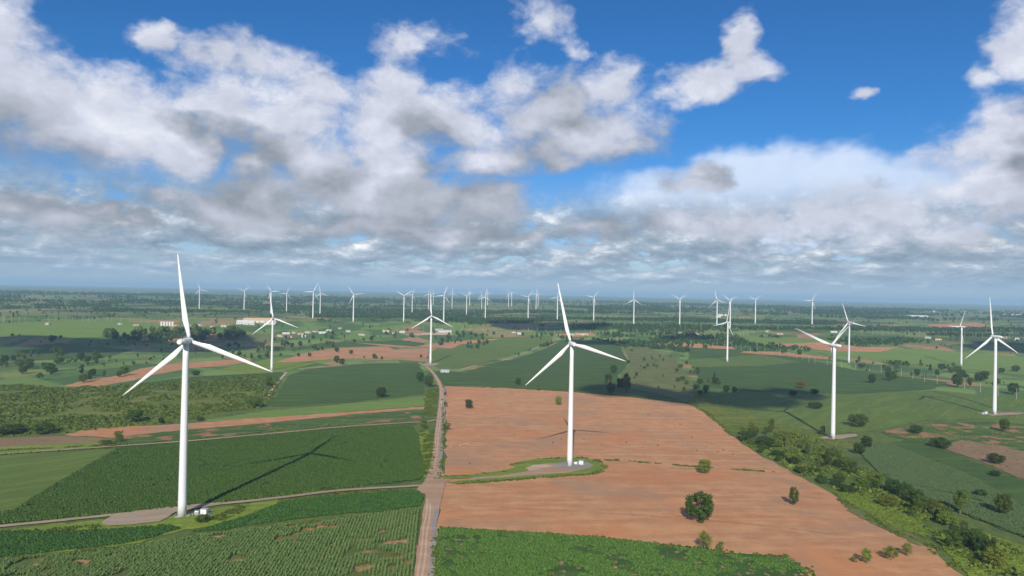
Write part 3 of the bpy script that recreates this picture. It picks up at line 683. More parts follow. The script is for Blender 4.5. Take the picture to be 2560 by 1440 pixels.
def far_label(bx, by, ph):
    q = ph % 120
    look = 'one blade straight up' if q < 12 or q > 108 else 'rotor like a Y' if 48 <= q <= 72 else 'top blade leaning right' if q < 48 else 'top blade leaning left'
    where = ('on the plain beyond the white tanks' if bx < 640 else 'on the plain beyond the factory halls' if bx < 830 else 'beyond the hedgerows left of the road end' if bx < 960 else
             'on the plain beyond the pale warehouse' if bx < 1150 else 'far beyond the olive crop field' if bx < 1250 else 'far beyond the broad green crop field' if bx < 1420 else
             'beyond the dry grass strip' if bx < 1650 else 'by the far farm lane behind the pole line' if bx < 1950 else 'beyond the orange soil strip behind the poles')
    row = 'far' if by > 790 else 'remote' if by > 775 else 'hazy remote'
    return row + ' wind turbine, ' + look + ', ' + where
for i, (bx, by, hy, ph) in enumerate(FAR):
    turbine(bx, by, hy, ph, [-10, -18, -4, -25, -14][i % 5] + (bx - 1280) * 0.004, far_label(bx, by, ph), 'far wind turbines on the plain', False)

# ================================================================== vegetation
MAT['leaf_d'] = leaf_mat('dark_tree_leaves', (0.018, 0.045, 0.012), (0.050, 0.092, 0.024))
MAT['leaf_m'] = leaf_mat('green_tree_leaves', (0.035, 0.070, 0.016), (0.080, 0.130, 0.030))
MAT['leaf_l'] = leaf_mat('light_tree_leaves', (0.065, 0.115, 0.024), (0.120, 0.175, 0.040))
MAT['leaf_o'] = leaf_mat('turning_orange_leaves', (0.070, 0.060, 0.018), (0.12, 0.088, 0.028))
MAT['bark'] = plain_mat('grey_brown_bark', (0.16, 0.125, 0.09), 0.9, grime=0.4, gscale=2.0, spec=0.1)
MAT['cassava'] = leaf_mat('cassava_leaves', (0.024, 0.066, 0.018), (0.058, 0.128, 0.036), 0.3)
MAT['cane'] = leaf_mat('sugarcane_leaves', (0.060, 0.115, 0.048), (0.115, 0.185, 0.085), 0.3)
MAT['cane_b'] = leaf_mat('pale_sugarcane_leaves', (0.062, 0.120, 0.066), (0.110, 0.180, 0.105), 0.3)
MAT['scrub'] = leaf_mat('scrub_leaves', (0.036, 0.074, 0.015), (0.098, 0.150, 0.034), 0.3)
MAT['wood_far'] = leaf_mat('far_wood_leaves', (0.016, 0.040, 0.014), (0.045, 0.085, 0.026), 0.2)
MAT['under'] = leaf_mat('thicket_leaves', (0.026, 0.058, 0.014), (0.074, 0.122, 0.028), 0.3)
MAT['weed'] = leaf_mat('green_weeds', (0.045, 0.098, 0.018), (0.088, 0.158, 0.032), 0.3)

def quad(c, n, s, asp=1.0, spin=None):
    """corners of one leaf spray, centred c, facing n"""
    n = n / np.linalg.norm(n); a = np.cross(n, rng.normal(size=3)); a /= np.linalg.norm(a); b = np.cross(n, a)
    a = a * s * 0.5 * asp; b = b * s * 0.5
    return [c - a - b * 0.7, c + a * 0.8 - b, c + a + b * 0.7, c - a * 0.8 + b]

def cassava_tpl():
    V = []
    for k in range(7):
        a = 2 * math.pi * k / 7 + rng.uniform(-.35, .35); r0, r1 = rng.uniform(0.02, 0.15), rng.uniform(0.5, 0.72)
        z0, z1 = rng.uniform(0.85, 1.05), rng.uniform(0.30, 0.66); w0, w1 = 0.14, rng.uniform(0.30, 0.42)
        d = np.array((math.cos(a), math.sin(a), 0)); t = np.array((-d[1], d[0], 0))
        V += [d * r0 - t * w0 + (0, 0, z0), d * r1 - t * w1 + (0, 0, z1), d * (r1 + .04) + t * w1 + (0, 0, z1 - .05), d * r0 + t * w0 + (0, 0, z0)]
    return np.array(V), np.arange(len(V)).reshape(-1, 4)
def cane_tpl():
    V = []
    for k in range(6):
        a = rng.uniform(0, 2 * math.pi); d = np.array((math.cos(a), math.sin(a), 0)); t = np.array((-d[1], d[0], 0)); w = 0.10
        r, h = rng.uniform(0.2, 0.55), rng.uniform(0.8, 1.1)
        p0 = d * 0.05; p1 = d * r * 0.5 + (0, 0, h); p2 = d * (r + 0.35) + (0, 0, h * 0.72)
        V += [p0 - t * w * .5, p1 - t * w, p1 + t * w, p0 + t * w * .5, p1 - t * w, p2 - t * w * .3, p2 + t * w * .3, p1 + t * w]
    return np.array(V), np.arange(len(V)).reshape(-1, 4)
def bush_tpl(n=22, size=0.62):
    V = []
    for k in range(n):
        d = rng.normal(size=3); d[2] = abs(d[2]) * 0.9; d /= np.linalg.norm(d)
        c = d * np.array((0.5, 0.5, 0.85)) * rng.uniform(0.65, 1.0)
        V += quad(c, d + rng.normal(size=3) * 0.35, size * rng.uniform(0.6, 1.1))
    return np.array(V), np.arange(len(V)).reshape(-1, 4)
def fartree_tpl(n=18, tall=1.0):
    V = []
    for k in range(n):
        d = rng.normal(size=3); d /= np.linalg.norm(d)
        c = d * np.array((0.36, 0.36, 0.36)) * rng.uniform(0.6, 1.0) + (0, 0, 0.60)
        V += quad(c, d + rng.normal(size=3) * 0.3, 0.42 * rng.uniform(0.6, 1.1))
    for a in (0, 1.57):
        t = np.array((math.cos(a), math.sin(a), 0)) * 0.03
        V += [-t, t, t + (0, 0, .45), -t + (0, 0, .45)]
    V = np.array(V); V[:, :2] /= tall
    return V, np.arange(len(V)).reshape(-1, 4)

def scatter(name, tpls, xy, scl, mat, label, cat, lift=0.05, zs=None, kind='stuff'):
    xy = np.asarray(xy); n = len(xy)
    if n == 0: return
    z = hgt(xy[:, 0], xy[:, 1]) + lift; pick = rng.integers(0, len(tpls), n); rot = rng.uniform(0, 2 * math.pi, n)
    scl = np.broadcast_to(scl, (n,)); zs = scl if zs is None else np.broadcast_to(zs, (n,))
    VV, FF, off = [], [], 0
    for ti, (V, F) in enumerate(tpls):
        k = np.where(pick == ti)[0]
        if not len(k): continue
        c, s = np.cos(rot[k])[:, None], np.sin(rot[k])[:, None]
        X = (V[None, :, 0] * c - V[None, :, 1] * s) * scl[k][:, None] + xy[k, 0][:, None]
        Y = (V[None, :, 0] * s + V[None, :, 1] * c) * scl[k][:, None] + xy[k, 1][:, None]
        Z = V[None, :, 2] * zs[k][:, None] + z[k][:, None]
        VV.append(np.stack([X, Y, Z], -1).reshape(-1, 3))
        FF.append((F[None] + (np.arange(len(k)) * len(V))[:, None, None]).reshape(-1, 4) + off); off += len(k) * len(V)
    me = quad_mesh(name, np.concatenate(VV), np.concatenate(FF))
    return tag(link(name, me, mat=MAT[mat]), label, cat, kind=kind)

def vnoise(xy, s, seed=0):
    """cheap smooth value noise, for gaps and drifts in planting"""
    g = np.random.default_rng(seed).random((64, 64)); q = xy / s; i = np.floor(q).astype(int); f = q - i; f = f * f * (3 - 2 * f)
    def at(a, b): return g[(i[:, 0] + a) % 64, (i[:, 1] + b) % 64]
    return (at(0, 0) * (1 - f[:, 0]) + at(1, 0) * f[:, 0]) * (1 - f[:, 1]) + (at(0, 1) * (1 - f[:, 0]) + at(1, 1) * f[:, 0]) * f[:, 1]
def fill(poly, spacing, jit=0.35, az=0.0, along=None):
    """points in rows inside an outline"""
    poly = np.asarray(poly); c = poly.mean(0); along = along or spacing
    s, co = math.sin(az), math.cos(az); u = np.array((s, co)); v = np.array((co, -s))
    q = np.column_stack([(poly - c) @ u, (poly - c) @ v])
    a, b = np.meshgrid(np.arange(q[:, 0].min(), q[:, 0].max(), along), np.arange(q[:, 1].min(), q[:, 1].max(), spacing))
    a = a.ravel() + rng.uniform(-jit, jit, a.size) * along; b = b.ravel() + rng.uniform(-jit, jit, b.size) * spacing
    pt = c + a[:, None] * u + b[:, None] * v
    return pt[in_poly(pt[:, 0], pt[:, 1], poly)]
def rand_in(poly, n):
    poly = np.asarray(poly); out = np.zeros((0, 2)); lo, hi = poly.min(0), poly.max(0)
    while len(out) < n:
        p = rng.uniform(lo, hi, (n * 3, 2)); out = np.concatenate([out, p[in_poly(p[:, 0], p[:, 1], poly)]])
    return out[:n]
def framed(xy, m=60):
    """keep only plants that stand in or close to the framed strip of land"""
    px_ = (xy[:, 0] / np.maximum(xy[:, 1], 1)) * FPX
    return xy[(np.abs(px_) < 1280 + m) & (xy[:, 1] > 285)]

CT = [cassava_tpl() for _ in range(5)]; NT_ = [cane_tpl() for _ in range(5)]; BT = [bush_tpl() for _ in range(5)]
FT = [fartree_tpl() for _ in range(4)] + [fartree_tpl(tall=1.7) for _ in range(2)]

FT3 = [fartree_tpl(8) for _ in range(4)]
for V_, F_ in FT3: V_[:, :2] *= 1.15
f_ = FIELDS
def cassava(label, sp, size, gap=0.80, seed=1, lb=None, thin=None):
    pt = framed(fill(f_[label], sp, 0.42, R(83))); g = vnoise(pt, 14, seed) * 0.6 + vnoise(pt, 4, seed + 9) * 0.4
    if thin: g = g + np.clip((pt[:, 0] - thin[0]) / (thin[1] - thin[0]), 0, 1) * 0.22 * (0.6 + vnoise(pt, 3, seed + 17)) + np.clip((335 - pt[:, 1]) / 40, 0, 1) * 0.08
    pt = pt[g < gap]; sc = size * rng.uniform(0.7, 1.3, len(pt)) * (0.85 + 0.3 * vnoise(pt, 12, seed + 3))
    scatter('cassava_plants', CT, pt, sc, 'cassava', lb, 'cassava', zs=sc * 1.15)
cassava('dark green cassava field under the left turbine shadow', 1.15, 1.15, 0.80, 1, 'bushy cassava plants filling the field crossed by the long shadow')
cassava('cassava strip below the left turbine pad', 1.1, 1.05, 0.80, 2, 'bushy cassava plants in the strip below the left pad')
cassava('cassava strip between the grey track and sugarcane', 1.1, 1.05, 0.74, 3, 'bushy cassava plants between the grey track and sugarcane')
cassava('cassava field below the red tilled field', 1.05, 1.0, 0.68, 4, 'cassava plants with soil showing below the red tilled field', (10, 120))

def cane(label, sp, size, gap, seed, az, lb, cm='cane'):
    pt = framed(fill(f_[label], sp, 0.12, az, 0.75)); g = vnoise(pt, 22, seed) * 0.55 + vnoise(pt, 6, seed + 5) * 0.45
    pt = pt[g < gap]; sc = size * rng.uniform(0.75, 1.25, len(pt))
    scatter('sugarcane_plants', NT_, pt, sc, cm, lb, 'sugarcane', zs=sc * 1.0)
cane('sugarcane field planted in rows beside the dirt road', 1.75, 1.7, 0.67, 11, ROAD_AZ, 'sugarcane plants in straight rows beside the dirt road')
cane('blue green sugarcane field beside the thicket', 1.5, 1.5, 0.80, 12, R(48), 'sugarcane plants in the field beside the thicket', 'cane_b')

# low scrub, weeds along verges, hedge lines
pt = framed(rand_in(f_['scrubland of dense low bushes behind the left turbine'], 5200)); pt = pt[vnoise(pt, 30, 21) < 0.78]
scatter('scrub_bushes', BT, pt, rng.uniform(2.2, 5.2, len(pt)), 'scrub', 'dense low bushes covering the scrubland', 'bushes', zs=rng.uniform(1.3, 3.2, len(pt)))
THICK = PP([(1828,1088),(1880,1072),(1940,1078),(2010,1090),(2070,1112),(2120,1140),(2180,1180),(2260,1225),(2350,1275),(2450,1335),(2560,1385),(2660,1440),(2600,1520),(2440,1430),(2345,1350),(2290,1300),(2220,1262),(2150,1240),(2080,1222),(2020,1195),(1955,1162),(1890,1126),(1850,1104)])
pt = framed(rand_in(THICK, 2600)); pt = pt[vnoise(pt, 22, 5) < 0.55]
scatter('thicket_undergrowth', BT, pt, rng.uniform(1.8, 4.6, len(pt)), 'under', 'tangled undergrowth between the thicket trees', 'undergrowth', zs=rng.uniform(1.2, 3.4, len(pt)))
pt = np.concatenate([framed(fill(strip(smooth(PP(l)), w), 1.1, 0.5)) for l, w in [
  ([(1054,1090),(1070,1076),(1072,1120),(1062,1190)], 9), ([(1112,1194),(1200,1188),(1290,1176)], 3.0), ([(1283,1165),(1330,1152),(1430,1146),(1490,1152),(1510,1170)], 5.0),
  ([(1510,1172),(1480,1186),(1400,1191),(1250,1203),(1130,1211)], 4.0), ([(1512,1151),(1560,1153),(1700,1165),(1800,1172),(1930,1181)], 3.2), ([(1062,1000),(1080,990),(1094,965)], 5), ([(1075,1040),(1078,1000),(1082,975)], 13),
  ([(-100,1312),(250,1287),(560,1256),(900,1218)], 2.5), ([(-100,1345),(150,1326),(250,1316)], 6), ([(540,1300),(575,1285),(605,1268)], 9), ([(1090,1330),(1092,1390),(1086,1470)], 3.5), ([(280,1118),(300,1100),(295,1080)], 5),
  ([(1112,965),(1350,975),(1500,986),(1712,1008),(1782,1046),(1832,1090)], 4.5), ([(-100,1143),(300,1120),(480,1107),(860,1071),(1040,1062)], 2.2), ([(-100,1132),(300,1112),(480,1098),(860,1063)], 2.0), ([(700,1254),(850,1235),(1000,1226)], 2.0), ([(1098,1200),(1104,1150),(1108,1060),(1106,1000)], 1.6), ([(0,1402),(330,1369),(520,1340),(850,1299),(1045,1272)], 3.0),
  ([(2100,1250),(2150,1280),(2250,1338),(2330,1368),(2400,1430)], 5.0),
  ([(1100,1322),(1300,1333),(1500,1346),(1840,1385),(1985,1396),(2030,1440)], 2.0)]])
pt = pt + rng.normal(0, 0.9, pt.shape); pt = pt[(vnoise(pt, 7, 91) < 0.62)]
scatter('verge_weeds', BT, pt, rng.uniform(0.8, 2.4, len(pt)), 'weed', 'bright green weeds along tracks and verges', 'weeds', zs=rng.uniform(0.6, 1.5, len(pt)))
rg = [f_[k] for k in ('tall bright grass between the red field and thicket', 'tall grass in the near right corner', 'weedy margin between the red field and the thicket', 'patchy weedy field below the rightmost turbine')]
pt = np.concatenate([framed(rand_in(p_, int(n_))) for p_, n_ in zip(rg, (1400, 2600, 1200, 900))])
scatter('tall_grass', BT, pt, rng.uniform(0.9, 2.0, len(pt)), 'weed', 'tall bright grass tufts beside the thicket', 'grass', zs=rng.uniform(0.5, 1.3, len(pt)))

# far woods: belts of trees on the plain, beyond what can be counted
def far_woods():
    n = 150000
    d = np.sqrt(rng.uniform(1500 ** 2, 9000 ** 2, n)) ; a = rng.uniform(-0.70, 0.70, n)
    d = 1500 * (9000 / 1500) ** rng.uniform(0, 1, n)
    xy = np.column_stack([d * np.sin(a), d * np.cos(a)])
    rot = xy @ np.array([[math.cos(0.2), -math.sin(0.2)], [math.sin(0.2), math.cos(0.2)]])
    belt = vnoise(rot * np.array((0.30, 1.0)), 150, 31) * 0.5 + vnoise(rot * np.array((0.5, 1.0)), 480, 32) * 0.35 + vnoise(rot, 60, 33) * 0.15
    keep = (belt > np.where(d < 2300, 0.70, 0.615)) | (rng.random(n) < 0.012)
    for q in FIELDS.values(): keep &= ~in_poly(xy[:, 0], xy[:, 1], q)
    xy = xy[keep]; d = d[keep]
    sc = rng.uniform(6, 13, len(xy)) * np.clip(d / 3000, 0.8, 2.2)
    far = d > 3300
    scatter('far_woods', FT3, xy[far][:24000], sc[far][:24000], 'wood_far', 'hazy remote belts of trees toward the horizon', 'woods')
    xy, sc = xy[~far], sc[~far]
    scatter('far_woods', FT, xy[:14000], sc[:14000], 'wood_far', 'dark belts of far trees across the plain', 'woods')
far_woods()

# ------------------------------------------------------------------ single trees
def tree_kind(h, w, clumps, leaves, leaf, low=0.18, loose=0.0, seed=0):
    """unit-height trunk with limbs, and a crown of leaf sprays gathered in clumps"""
    r = np.random.default_rng(seed); bm = bmesh.new(); cl = []
    for k in range(clumps):
        for _ in range(40):
            d = r.normal(size=3); d /= np.linalg.norm(d); rad = r.uniform(0.35, 0.86) ** 0.7
            c = np.array((d[0] * w * 0.5 * rad, d[1] * w * 0.5 * rad, low + (1 - low) * (0.5 + 0.5 * d[2] * rad)))
            if all(np.linalg.norm((c - q) / np.array((w, w, 1))) > 0.13 for q in cl): break
        cl.append(c)
    def limb(a, b, ra, rb, seg=6):
        a, b = Vector(a), Vector(b); ax = (b - a).normalized(); u = ax.orthogonal().normalized(); v = ax.cross(u)
        mid = (a + b) / 2 + Vector(r.normal(size=3) * 0.015)
        rows = [[bm.verts.new(p + (u * math.cos(t) + v * math.sin(t)) * q) for t in [2 * math.pi * k / seg for k in range(seg)]] for p, q in ((a, ra), (mid, (ra + rb) / 2), (b, rb))]
        for s0, s1 in zip(rows, rows[1:]):
            for k in range(seg): bm.faces.new((s0[k], s0[(k + 1) % seg], s1[(k + 1) % seg], s1[k]))
    top = (r.normal() * 0.02, r.normal() * 0.02, low + (1 - low) * 0.45)
    limb((0, 0, -0.03), top, 0.030, 0.018)
    for c in cl[:max(6, clumps // 2)]:
        st = Vector(top) * r.uniform(0.5, 1.0); limb(st, c, 0.013, 0.004, 5)
    trunk = bm_mesh('trunk', bm, MAT['bark'], True)
    V = []
    rc = np.array((w, w, 0.9)) * 0.5 / (clumps ** 0.36)
    for i in range(leaves):
        c = cl[r.integers(0, clumps)]; d = r.normal(size=3); d /= np.linalg.norm(d); d[2] = d[2] * 0.9 + 0.1
        q = c + d * rc * r.uniform(0.45, 1.05) * (1 + loose * r.normal())
        q[2] = max(q[2], low * 0.55)
        V += quad(q, d + r.normal(size=3) * 0.45, leaf * r.uniform(0.6, 1.3))
    V = np.array(V); me = quad_mesh('crown', V, np.arange(len(V)).reshape(-1, 4))
    return trunk, me
KINDS = {}
for key, args in {'round': (1, 0.92, 44, 5200, 0.034, 0.05, 0.10), 'round2': (1, 1.05, 38, 4400, 0.037, 0.06, 0.12), 'wide': (1, 1.55, 40, 4200, 0.046, 0.03, 0.12), 'tall': (1, 0.46, 28, 3000, 0.030, 0.10, 0.1), 'tall2': (1, 0.55, 22, 2400, 0.033, 0.14, 0.15),
                  'loose': (1, 0.75, 16, 1500, 0.036, 0.16, 0.35), 'open': (1, 0.95, 15, 1500, 0.042, 0.22, 0.25)}.items():
    tr, cr = tree_kind(*args, seed=sum(map(ord, key)))
    crs = {}
    for lm in ('leaf_d', 'leaf_m', 'leaf_l', 'leaf_o'):
        m2 = cr.copy(); m2.materials.append(MAT[lm]); crs[lm] = m2
    KINDS[key] = (tr, crs, args[1])

def tree(xy, h, kind, leafm, label, group=None, wscale=1.0, name='tree'):
    tr, crs, w = KINDS[kind]
    root = empty(name, (xy[0], xy[1], float(hgt(*xy))), rng.uniform(0, 6.28), 1.0)
    root.scale = (h * wscale, h * wscale, h)
    tag(root, label, 'tree', group)
    link('trunk', tr, root); link('crown', crs[leafm], root)
    return root
def ptree(px_, py_, hp, wp, kind, leafm, label, group=None):
    xy = P(px_, py_); dep = depth_of(xy); h = hp * dep / FPX; w = KINDS[kind][2]
    return tree(xy, h, kind, leafm, label, group, wscale=(wp / hp) / w)

SINGLE = [
 (1748,1306,82,72,'round','leaf_d','big dark round tree alone on the red tilled field'),
 (1985,1264,47,25,'tall','leaf_m','slim upright tree alone on the red tilled field'),
 (1762,1185,38,34,'round2','leaf_l','light green twin crowned tree on the weedy line across the red field'),
 (1762,1379,51,34,'loose','leaf_l','ragged light tree at the cassava edge below the red field'),
 (1801,1378,26,19,'loose','leaf_l','small ragged sapling beside the ragged tree at the cassava edge'),
 (1172,1022,25,22,'round2','leaf_d','round dark tree on the red field right of the road'),
 (1396,1013,23,19,'round2','leaf_l','light green tree on the red field behind the middle turbine'),
 (1117,1076,19,23,'open','leaf_m','small spreading tree at the road edge by the track junction'),
 (1113,989,9,9,'open','leaf_m','tiny tree on the road edge near the field corner'),
 (1114,1018,15,10,'loose','leaf_m','small bushy tree beside the white pickup'),
 (952,994,29,27,'round','leaf_d','dark round tree at the edge of the wide dark crop field'),
 (1050,954,27,22,'round','leaf_d','dark tree by the road bend, the farther of a pair'),
 (1072,968,32,28,'round2','leaf_d','dark tree by the road bend, the nearer of a pair'),
 (1058,1073,26,18,'tall2','leaf_m','slim tree on the verge at the track junction'),
 (1295,963,19,15,'round2','leaf_d','small tree in the broad crop field left of the middle turbine'),
 (1346,977,15,10,'tall2','leaf_m','small slim tree at the far edge of the red field'),
 (1521,958,26,20,'tall2','leaf_d','tall tree behind the dark egg shaped tree at the field corner'),
 (1527,985,30,21,'round','leaf_d','dark egg shaped tree at the crop field corner'),
 (1552,975,32,24,'round2','leaf_d','round tree left of the tall twin at the dry strip'),
 (1567,980,48,23,'tall','leaf_m','tall twin crowned tree on the dry grass strip'),
 (1534,933,22,18,'round2','leaf_d','round tree at the right edge of the broad crop field'),
 (2145,1068,37,46,'wide','leaf_d','big rounded tree clump in the smooth crop field right of the thicket turbine'),
 (2056,1088,24,15,'tall','leaf_d','dark slim tree beside the foot of the thicket turbine'),
 (2038,1022,19,36,'wide','leaf_d','low wide dark tree alone in the smooth crop field'),
 (1982,990,16,22,'wide','leaf_d','low dark tree on the field edge under the cloud shadow'),
 (2036,986,15,22,'wide','leaf_d','low dark tree on the field edge below the orange tree'),
 (2002,971,20,22,'round2','leaf_o','orange brown tree on the field edge before the poles'),
 (1816,982,21,17,'round2','leaf_d','dark round tree left of a smaller one at the shaded field'),
 (1836,982,17,13,'round','leaf_d','smaller dark tree of the pair at the shaded field'),
 (2180,958,25,20,'round','leaf_d','round tree in the crop field before the poles'),
 (2228,952,27,28,'round2','leaf_d','broad tree touching the line of poles'),
 (2394,968,38,26,'round','leaf_d','big dark tree between the poles left of the rightmost turbine'),
 (2460,952,26,22,'round2','leaf_d','dark tree behind the poles left of the rightmost tower'),
 (2534,986,32,27,'round','leaf_d','dark tree behind the rightmost tower'),
 (1928,1082,36,17,'tall','leaf_m','slim tree standing above the near end of the thicket'),
 (2352,1120,28,54,'wide','leaf_d','wide spreading shrub tree on the patchy weedy field'),
 (2290,1084,25,33,'wide','leaf_d','wide dark shrub tree near the weedy field edge'),
 (2510,1080,35,25,'round2','leaf_d','round tree on a bare trunk below the rightmost turbine'),
 (2490,1160,29,40,'wide','leaf_d','wide dark shrub tree on the brown fallow patch'),
 (2487,1191,17,27,'wide','leaf_d','low shrub tree at the lower edge of the brown fallow patch'),
 (2166,1120,31,30,'round2','leaf_d','tree at the top of the sugarcane, the right one of two'),
 (2148,1135,27,32,'round2','leaf_d','tree at the top of the sugarcane, the left one of two'),
 (2508,1288,58,40,'round','leaf_d','tall dark tree standing in the right sugarcane'),
 (2447,1386,50,34,'tall2','leaf_d','dark upright tree on the tall grass corner'),
 (2400,1284,66,34,'tall2','leaf_m','tall pale stemmed tree at the thicket edge beside sugarcane'),
 (2452,1242,20,32,'wide','leaf_d','low shrub tree at the sugarcane edge'),
 (2166,1411,42,22,'tall2','leaf_l','slim light tree on the red field near the cassava corner'),
 (2136,1406,16,17,'loose','leaf_l','tiny bush tree left of the slim light tree on red soil'),
 (2228,1402,34,38,'open','leaf_l','spreading light tree on the red field near its corner'),
 (2268,1392,34,30,'open','leaf_l','light tree where the thicket meets the red field corner'),
 (505,1306,22,36,'wide','leaf_d','rounded dark bush tree before the transformer kiosk'),
 (842,880,13,13,'round','leaf_d','tree at the back edge of the orange soil field'),
 (746,891,9,9,'round','leaf_d','small round tree at the left end of the orange soil field'),
 (774,892,12,9,'round','leaf_d','upright small tree on the left half of the orange soil field'),
 (878,886,12,11,'round2','leaf_d','small tree in the middle of the orange soil field'),
 (841,907,20,14,'round','leaf_d','dark tree at the front edge of the orange soil field'),
 (855,912,17,17,'round2','leaf_d','squat tree beside the dark tree at the orange field edge'),
 (936,897,14,11,'round','leaf_d','lone tree at the front edge right of the orange soil field'),
 (201,903,25,19,'round','leaf_d','tall dark round tree among the left meadow trees'),
 (130,856,20,15,'round','leaf_d','dark tree standing in the deep cloud shadow on the left'),
 (489,939,14,22,'wide','leaf_d','low tree at the left end of the hedge before the red strip'),
 (335,1056,34,42,'round2','leaf_m','large tree at the lower edge of the scrubland'),
 (402,1060,18,15,'round2','leaf_d','smaller tree beside the large scrubland tree'),
 (110,1085,30,52,'wide','leaf_d','wide dark tree at the lower left scrubland edge'),
 (25,1085,26,70,'wide','leaf_d','very wide dark tree clump at the scrubland corner'),
 (640,1018,26,44,'wide','leaf_m','wide tree at the right tip of the scrubland'),
 (672,965,26,26,'loose','leaf_m','loose tree beside the short tan path'),
 (500,1052,11,20,'wide','leaf_d','small dark bush tree on the pale crop strip'),
 (263,1112,14,30,'wide','leaf_m','low bush tree where the grey track meets the orange strip'),
 (300,1105,18,16,'loose','leaf_m','loose small tree at the gully by the grey track'),
]
for a in SINGLE: ptree(*a)

def zone(px, n, hr, kinds, leaves, label, group, sparse=None):
    poly = PP(px); pt = rand_in(poly, n * 4)
    if sparse is not None: pt = pt[vnoise(pt, sparse, 77 + n) > 0.5]
    keep = []
    for p_ in pt:
        if all((p_[0] - q[0]) ** 2 + (p_[1] - q[1]) ** 2 > (hr[0] * 0.45) ** 2 for q in keep): keep.append(p_)
        if len(keep) >= n: break
    for p_ in keep:
        k = rng.integers(0, len(kinds))
        lf = leaves[rng.integers(0, len(leaves))]
        look = {'leaf_d': 'dark ', 'leaf_m': 'mid green ', 'leaf_l': 'light green '}[lf] + {'round': 'dense round ', 'round2': 'full crowned ', 'wide': 'low wide ', 'tall': 'slim upright ', 'tall2': 'tall narrow ', 'loose': 'ragged ', 'open': 'open crowned '}[kinds[k]]
        tree(p_, rng.uniform(*hr), kinds[k], lf, look + label, group, rng.uniform(0.85, 1.15))
FT2 = [fartree_tpl(60) for _ in range(4)] + [fartree_tpl(50, 1.6) for _ in range(2)]
for V_, F_ in FT2: V_[:] = V_
def smallzone(px, n, hr, kinds, leaves, label, group, sparse=None):
    pt = rand_in(PP(px), n); scatter('distant_trees', FT2, pt, rng.uniform(*hr, n), 'wood_far', label.replace('tree ', 'trees '), 'trees')
RD = ('round', 'round2', 'tall', 'tall2', 'open')
zone([(1830,1090),(1880,1074),(1990,1092),(2080,1122),(2130,1170),(2120,1218),(2050,1208),(1950,1158)], 34, (6, 12), ('round', 'round2', 'wide', 'tall', 'loose', 'open'), ('leaf_d', 'leaf_m', 'leaf_l'), 'tree in the thicket at the foot of the thicket turbine', 'thicket trees near the turbine')
zone([(2120,1180),(2250,1235),(2350,1285),(2450,1345),(2540,1400),(2520,1440),(2380,1380),(2290,1300),(2150,1240)], 30, (6, 12), ('round', 'round2', 'wide', 'tall2', 'loose', 'open'), ('leaf_d', 'leaf_m', 'leaf_l'), 'tree in the thicket between sugarcane and tall grass', 'thicket trees beside the sugarcane')
zone([(1828,1086),(1850,1082),(1890,1102),(1960,1146),(2090,1212),(2150,1240),(2120,1240),(2040,1206),(1950,1164),(1880,1124)], 24, (4, 7), ('wide', 'round2'), ('leaf_d',), 'tree along the red field edge of the thicket', 'hedge trees on the red field edge')
zone([(1700,985),(1690,940),(1740,925),(1800,945),(1800,975),(1740,1000)], 16, (7, 13), RD, ('leaf_d', 'leaf_m'), 'tree at the near end of the dry grass strip', 'trees at the end of the dry strip')
zone([(1560,870),(1690,890),(1720,940),(1700,985),(1600,965),(1570,930)], 24, (5, 10), RD, ('leaf_d', 'leaf_m'), 'tree scattered over the dry grass strip', 'trees on the dry grass strip')
smallzone([(1620,850),(1850,856),(2060,880),(2050,895),(1840,876),(1640,866)], 34, (9, 16), ('round', 'round2', 'tall'), ('leaf_d', 'leaf_d', 'leaf_m'), 'tree in the belt along the pole line', 'trees along the pole line')
zone([(2080,905),(2300,905),(2560,930),(2560,985),(2420,970),(2250,945)], 34, (9, 17), RD, ('leaf_d', 'leaf_m'), 'tree on the meadow behind the concrete poles', 'meadow trees behind the poles')
smallzone([(240,842),(420,830),(600,832),(620,846),(560,858),(300,858)], 70, (16, 27), ('round', 'round2', 'tall'), ('leaf_d',), 'tree in the wood under the cloud shadow', 'trees of the dark wood')
zone([(0,890),(180,880),(330,905),(310,945),(180,962),(0,955)], 36, (11, 19), RD, ('leaf_d', 'leaf_m'), 'tree scattered on the left meadow', 'trees on the left meadow')
smallzone([(560,868),(720,845),(900,830),(960,850),(860,862),(720,885),(600,905)], 36, (8, 15), ('round', 'round2', 'wide'), ('leaf_d', 'leaf_m'), 'tree in the hedgerows behind the left turbine', 'hedgerow trees')
smallzone([(1090,848),(1200,842),(1240,850),(1180,878),(1100,876)], 20, (9, 15), RD, ('leaf_d', 'leaf_m'), 'tree around the small orange patch behind the road end', 'trees round the orange patch')
smallzone([(960,836),(1240,826),(1480,836),(1470,852),(1240,846),(960,852)], 26, (10, 17), RD, ('leaf_d', 'leaf_m'), 'tree along the field edge behind the broad crop field', 'field edge trees')

# ================================================================== power poles
MAT['pole'] = plain_mat('pale_concrete_pole', (0.50, 0.49, 0.45), 0.8, grime=0.3)
def pole_meshes():
    bm = bmesh.new(); box(bm, (0, 0, 9.0), (0.46, 0.46, 18.6), 0, 0.62); post = bm_mesh('post', bm, MAT['pole'])
    bm = bmesh.new(); box(bm, (0, 0, 17.4), (2.6, 0.22, 0.22)); arm = bm_mesh('crossarm', bm, MAT['metal'])
    bm = bmesh.new(); lathe(bm, [(0.09, 17.5), (0.14, 17.7), (0.09, 17.95)], 8); ins = bm_mesh('insulator', bm, MAT['dark'])
    return post, arm, ins
PM = pole_meshes()
def pole(xy, rz, label, group, s=1.0, detail=True):
    root = empty('power_pole', (xy[0], xy[1], float(hgt(*xy))), rz, s); tag(root, label, 'power pole', group)
    link('post', PM[0], root); link('crossarm', PM[1], root)
    if detail:
        for x in (-1.1, 0.0, 1.1):
            i = link('insulator', PM[2], root); i.location = (x, 0, 0 if x else 0.7)
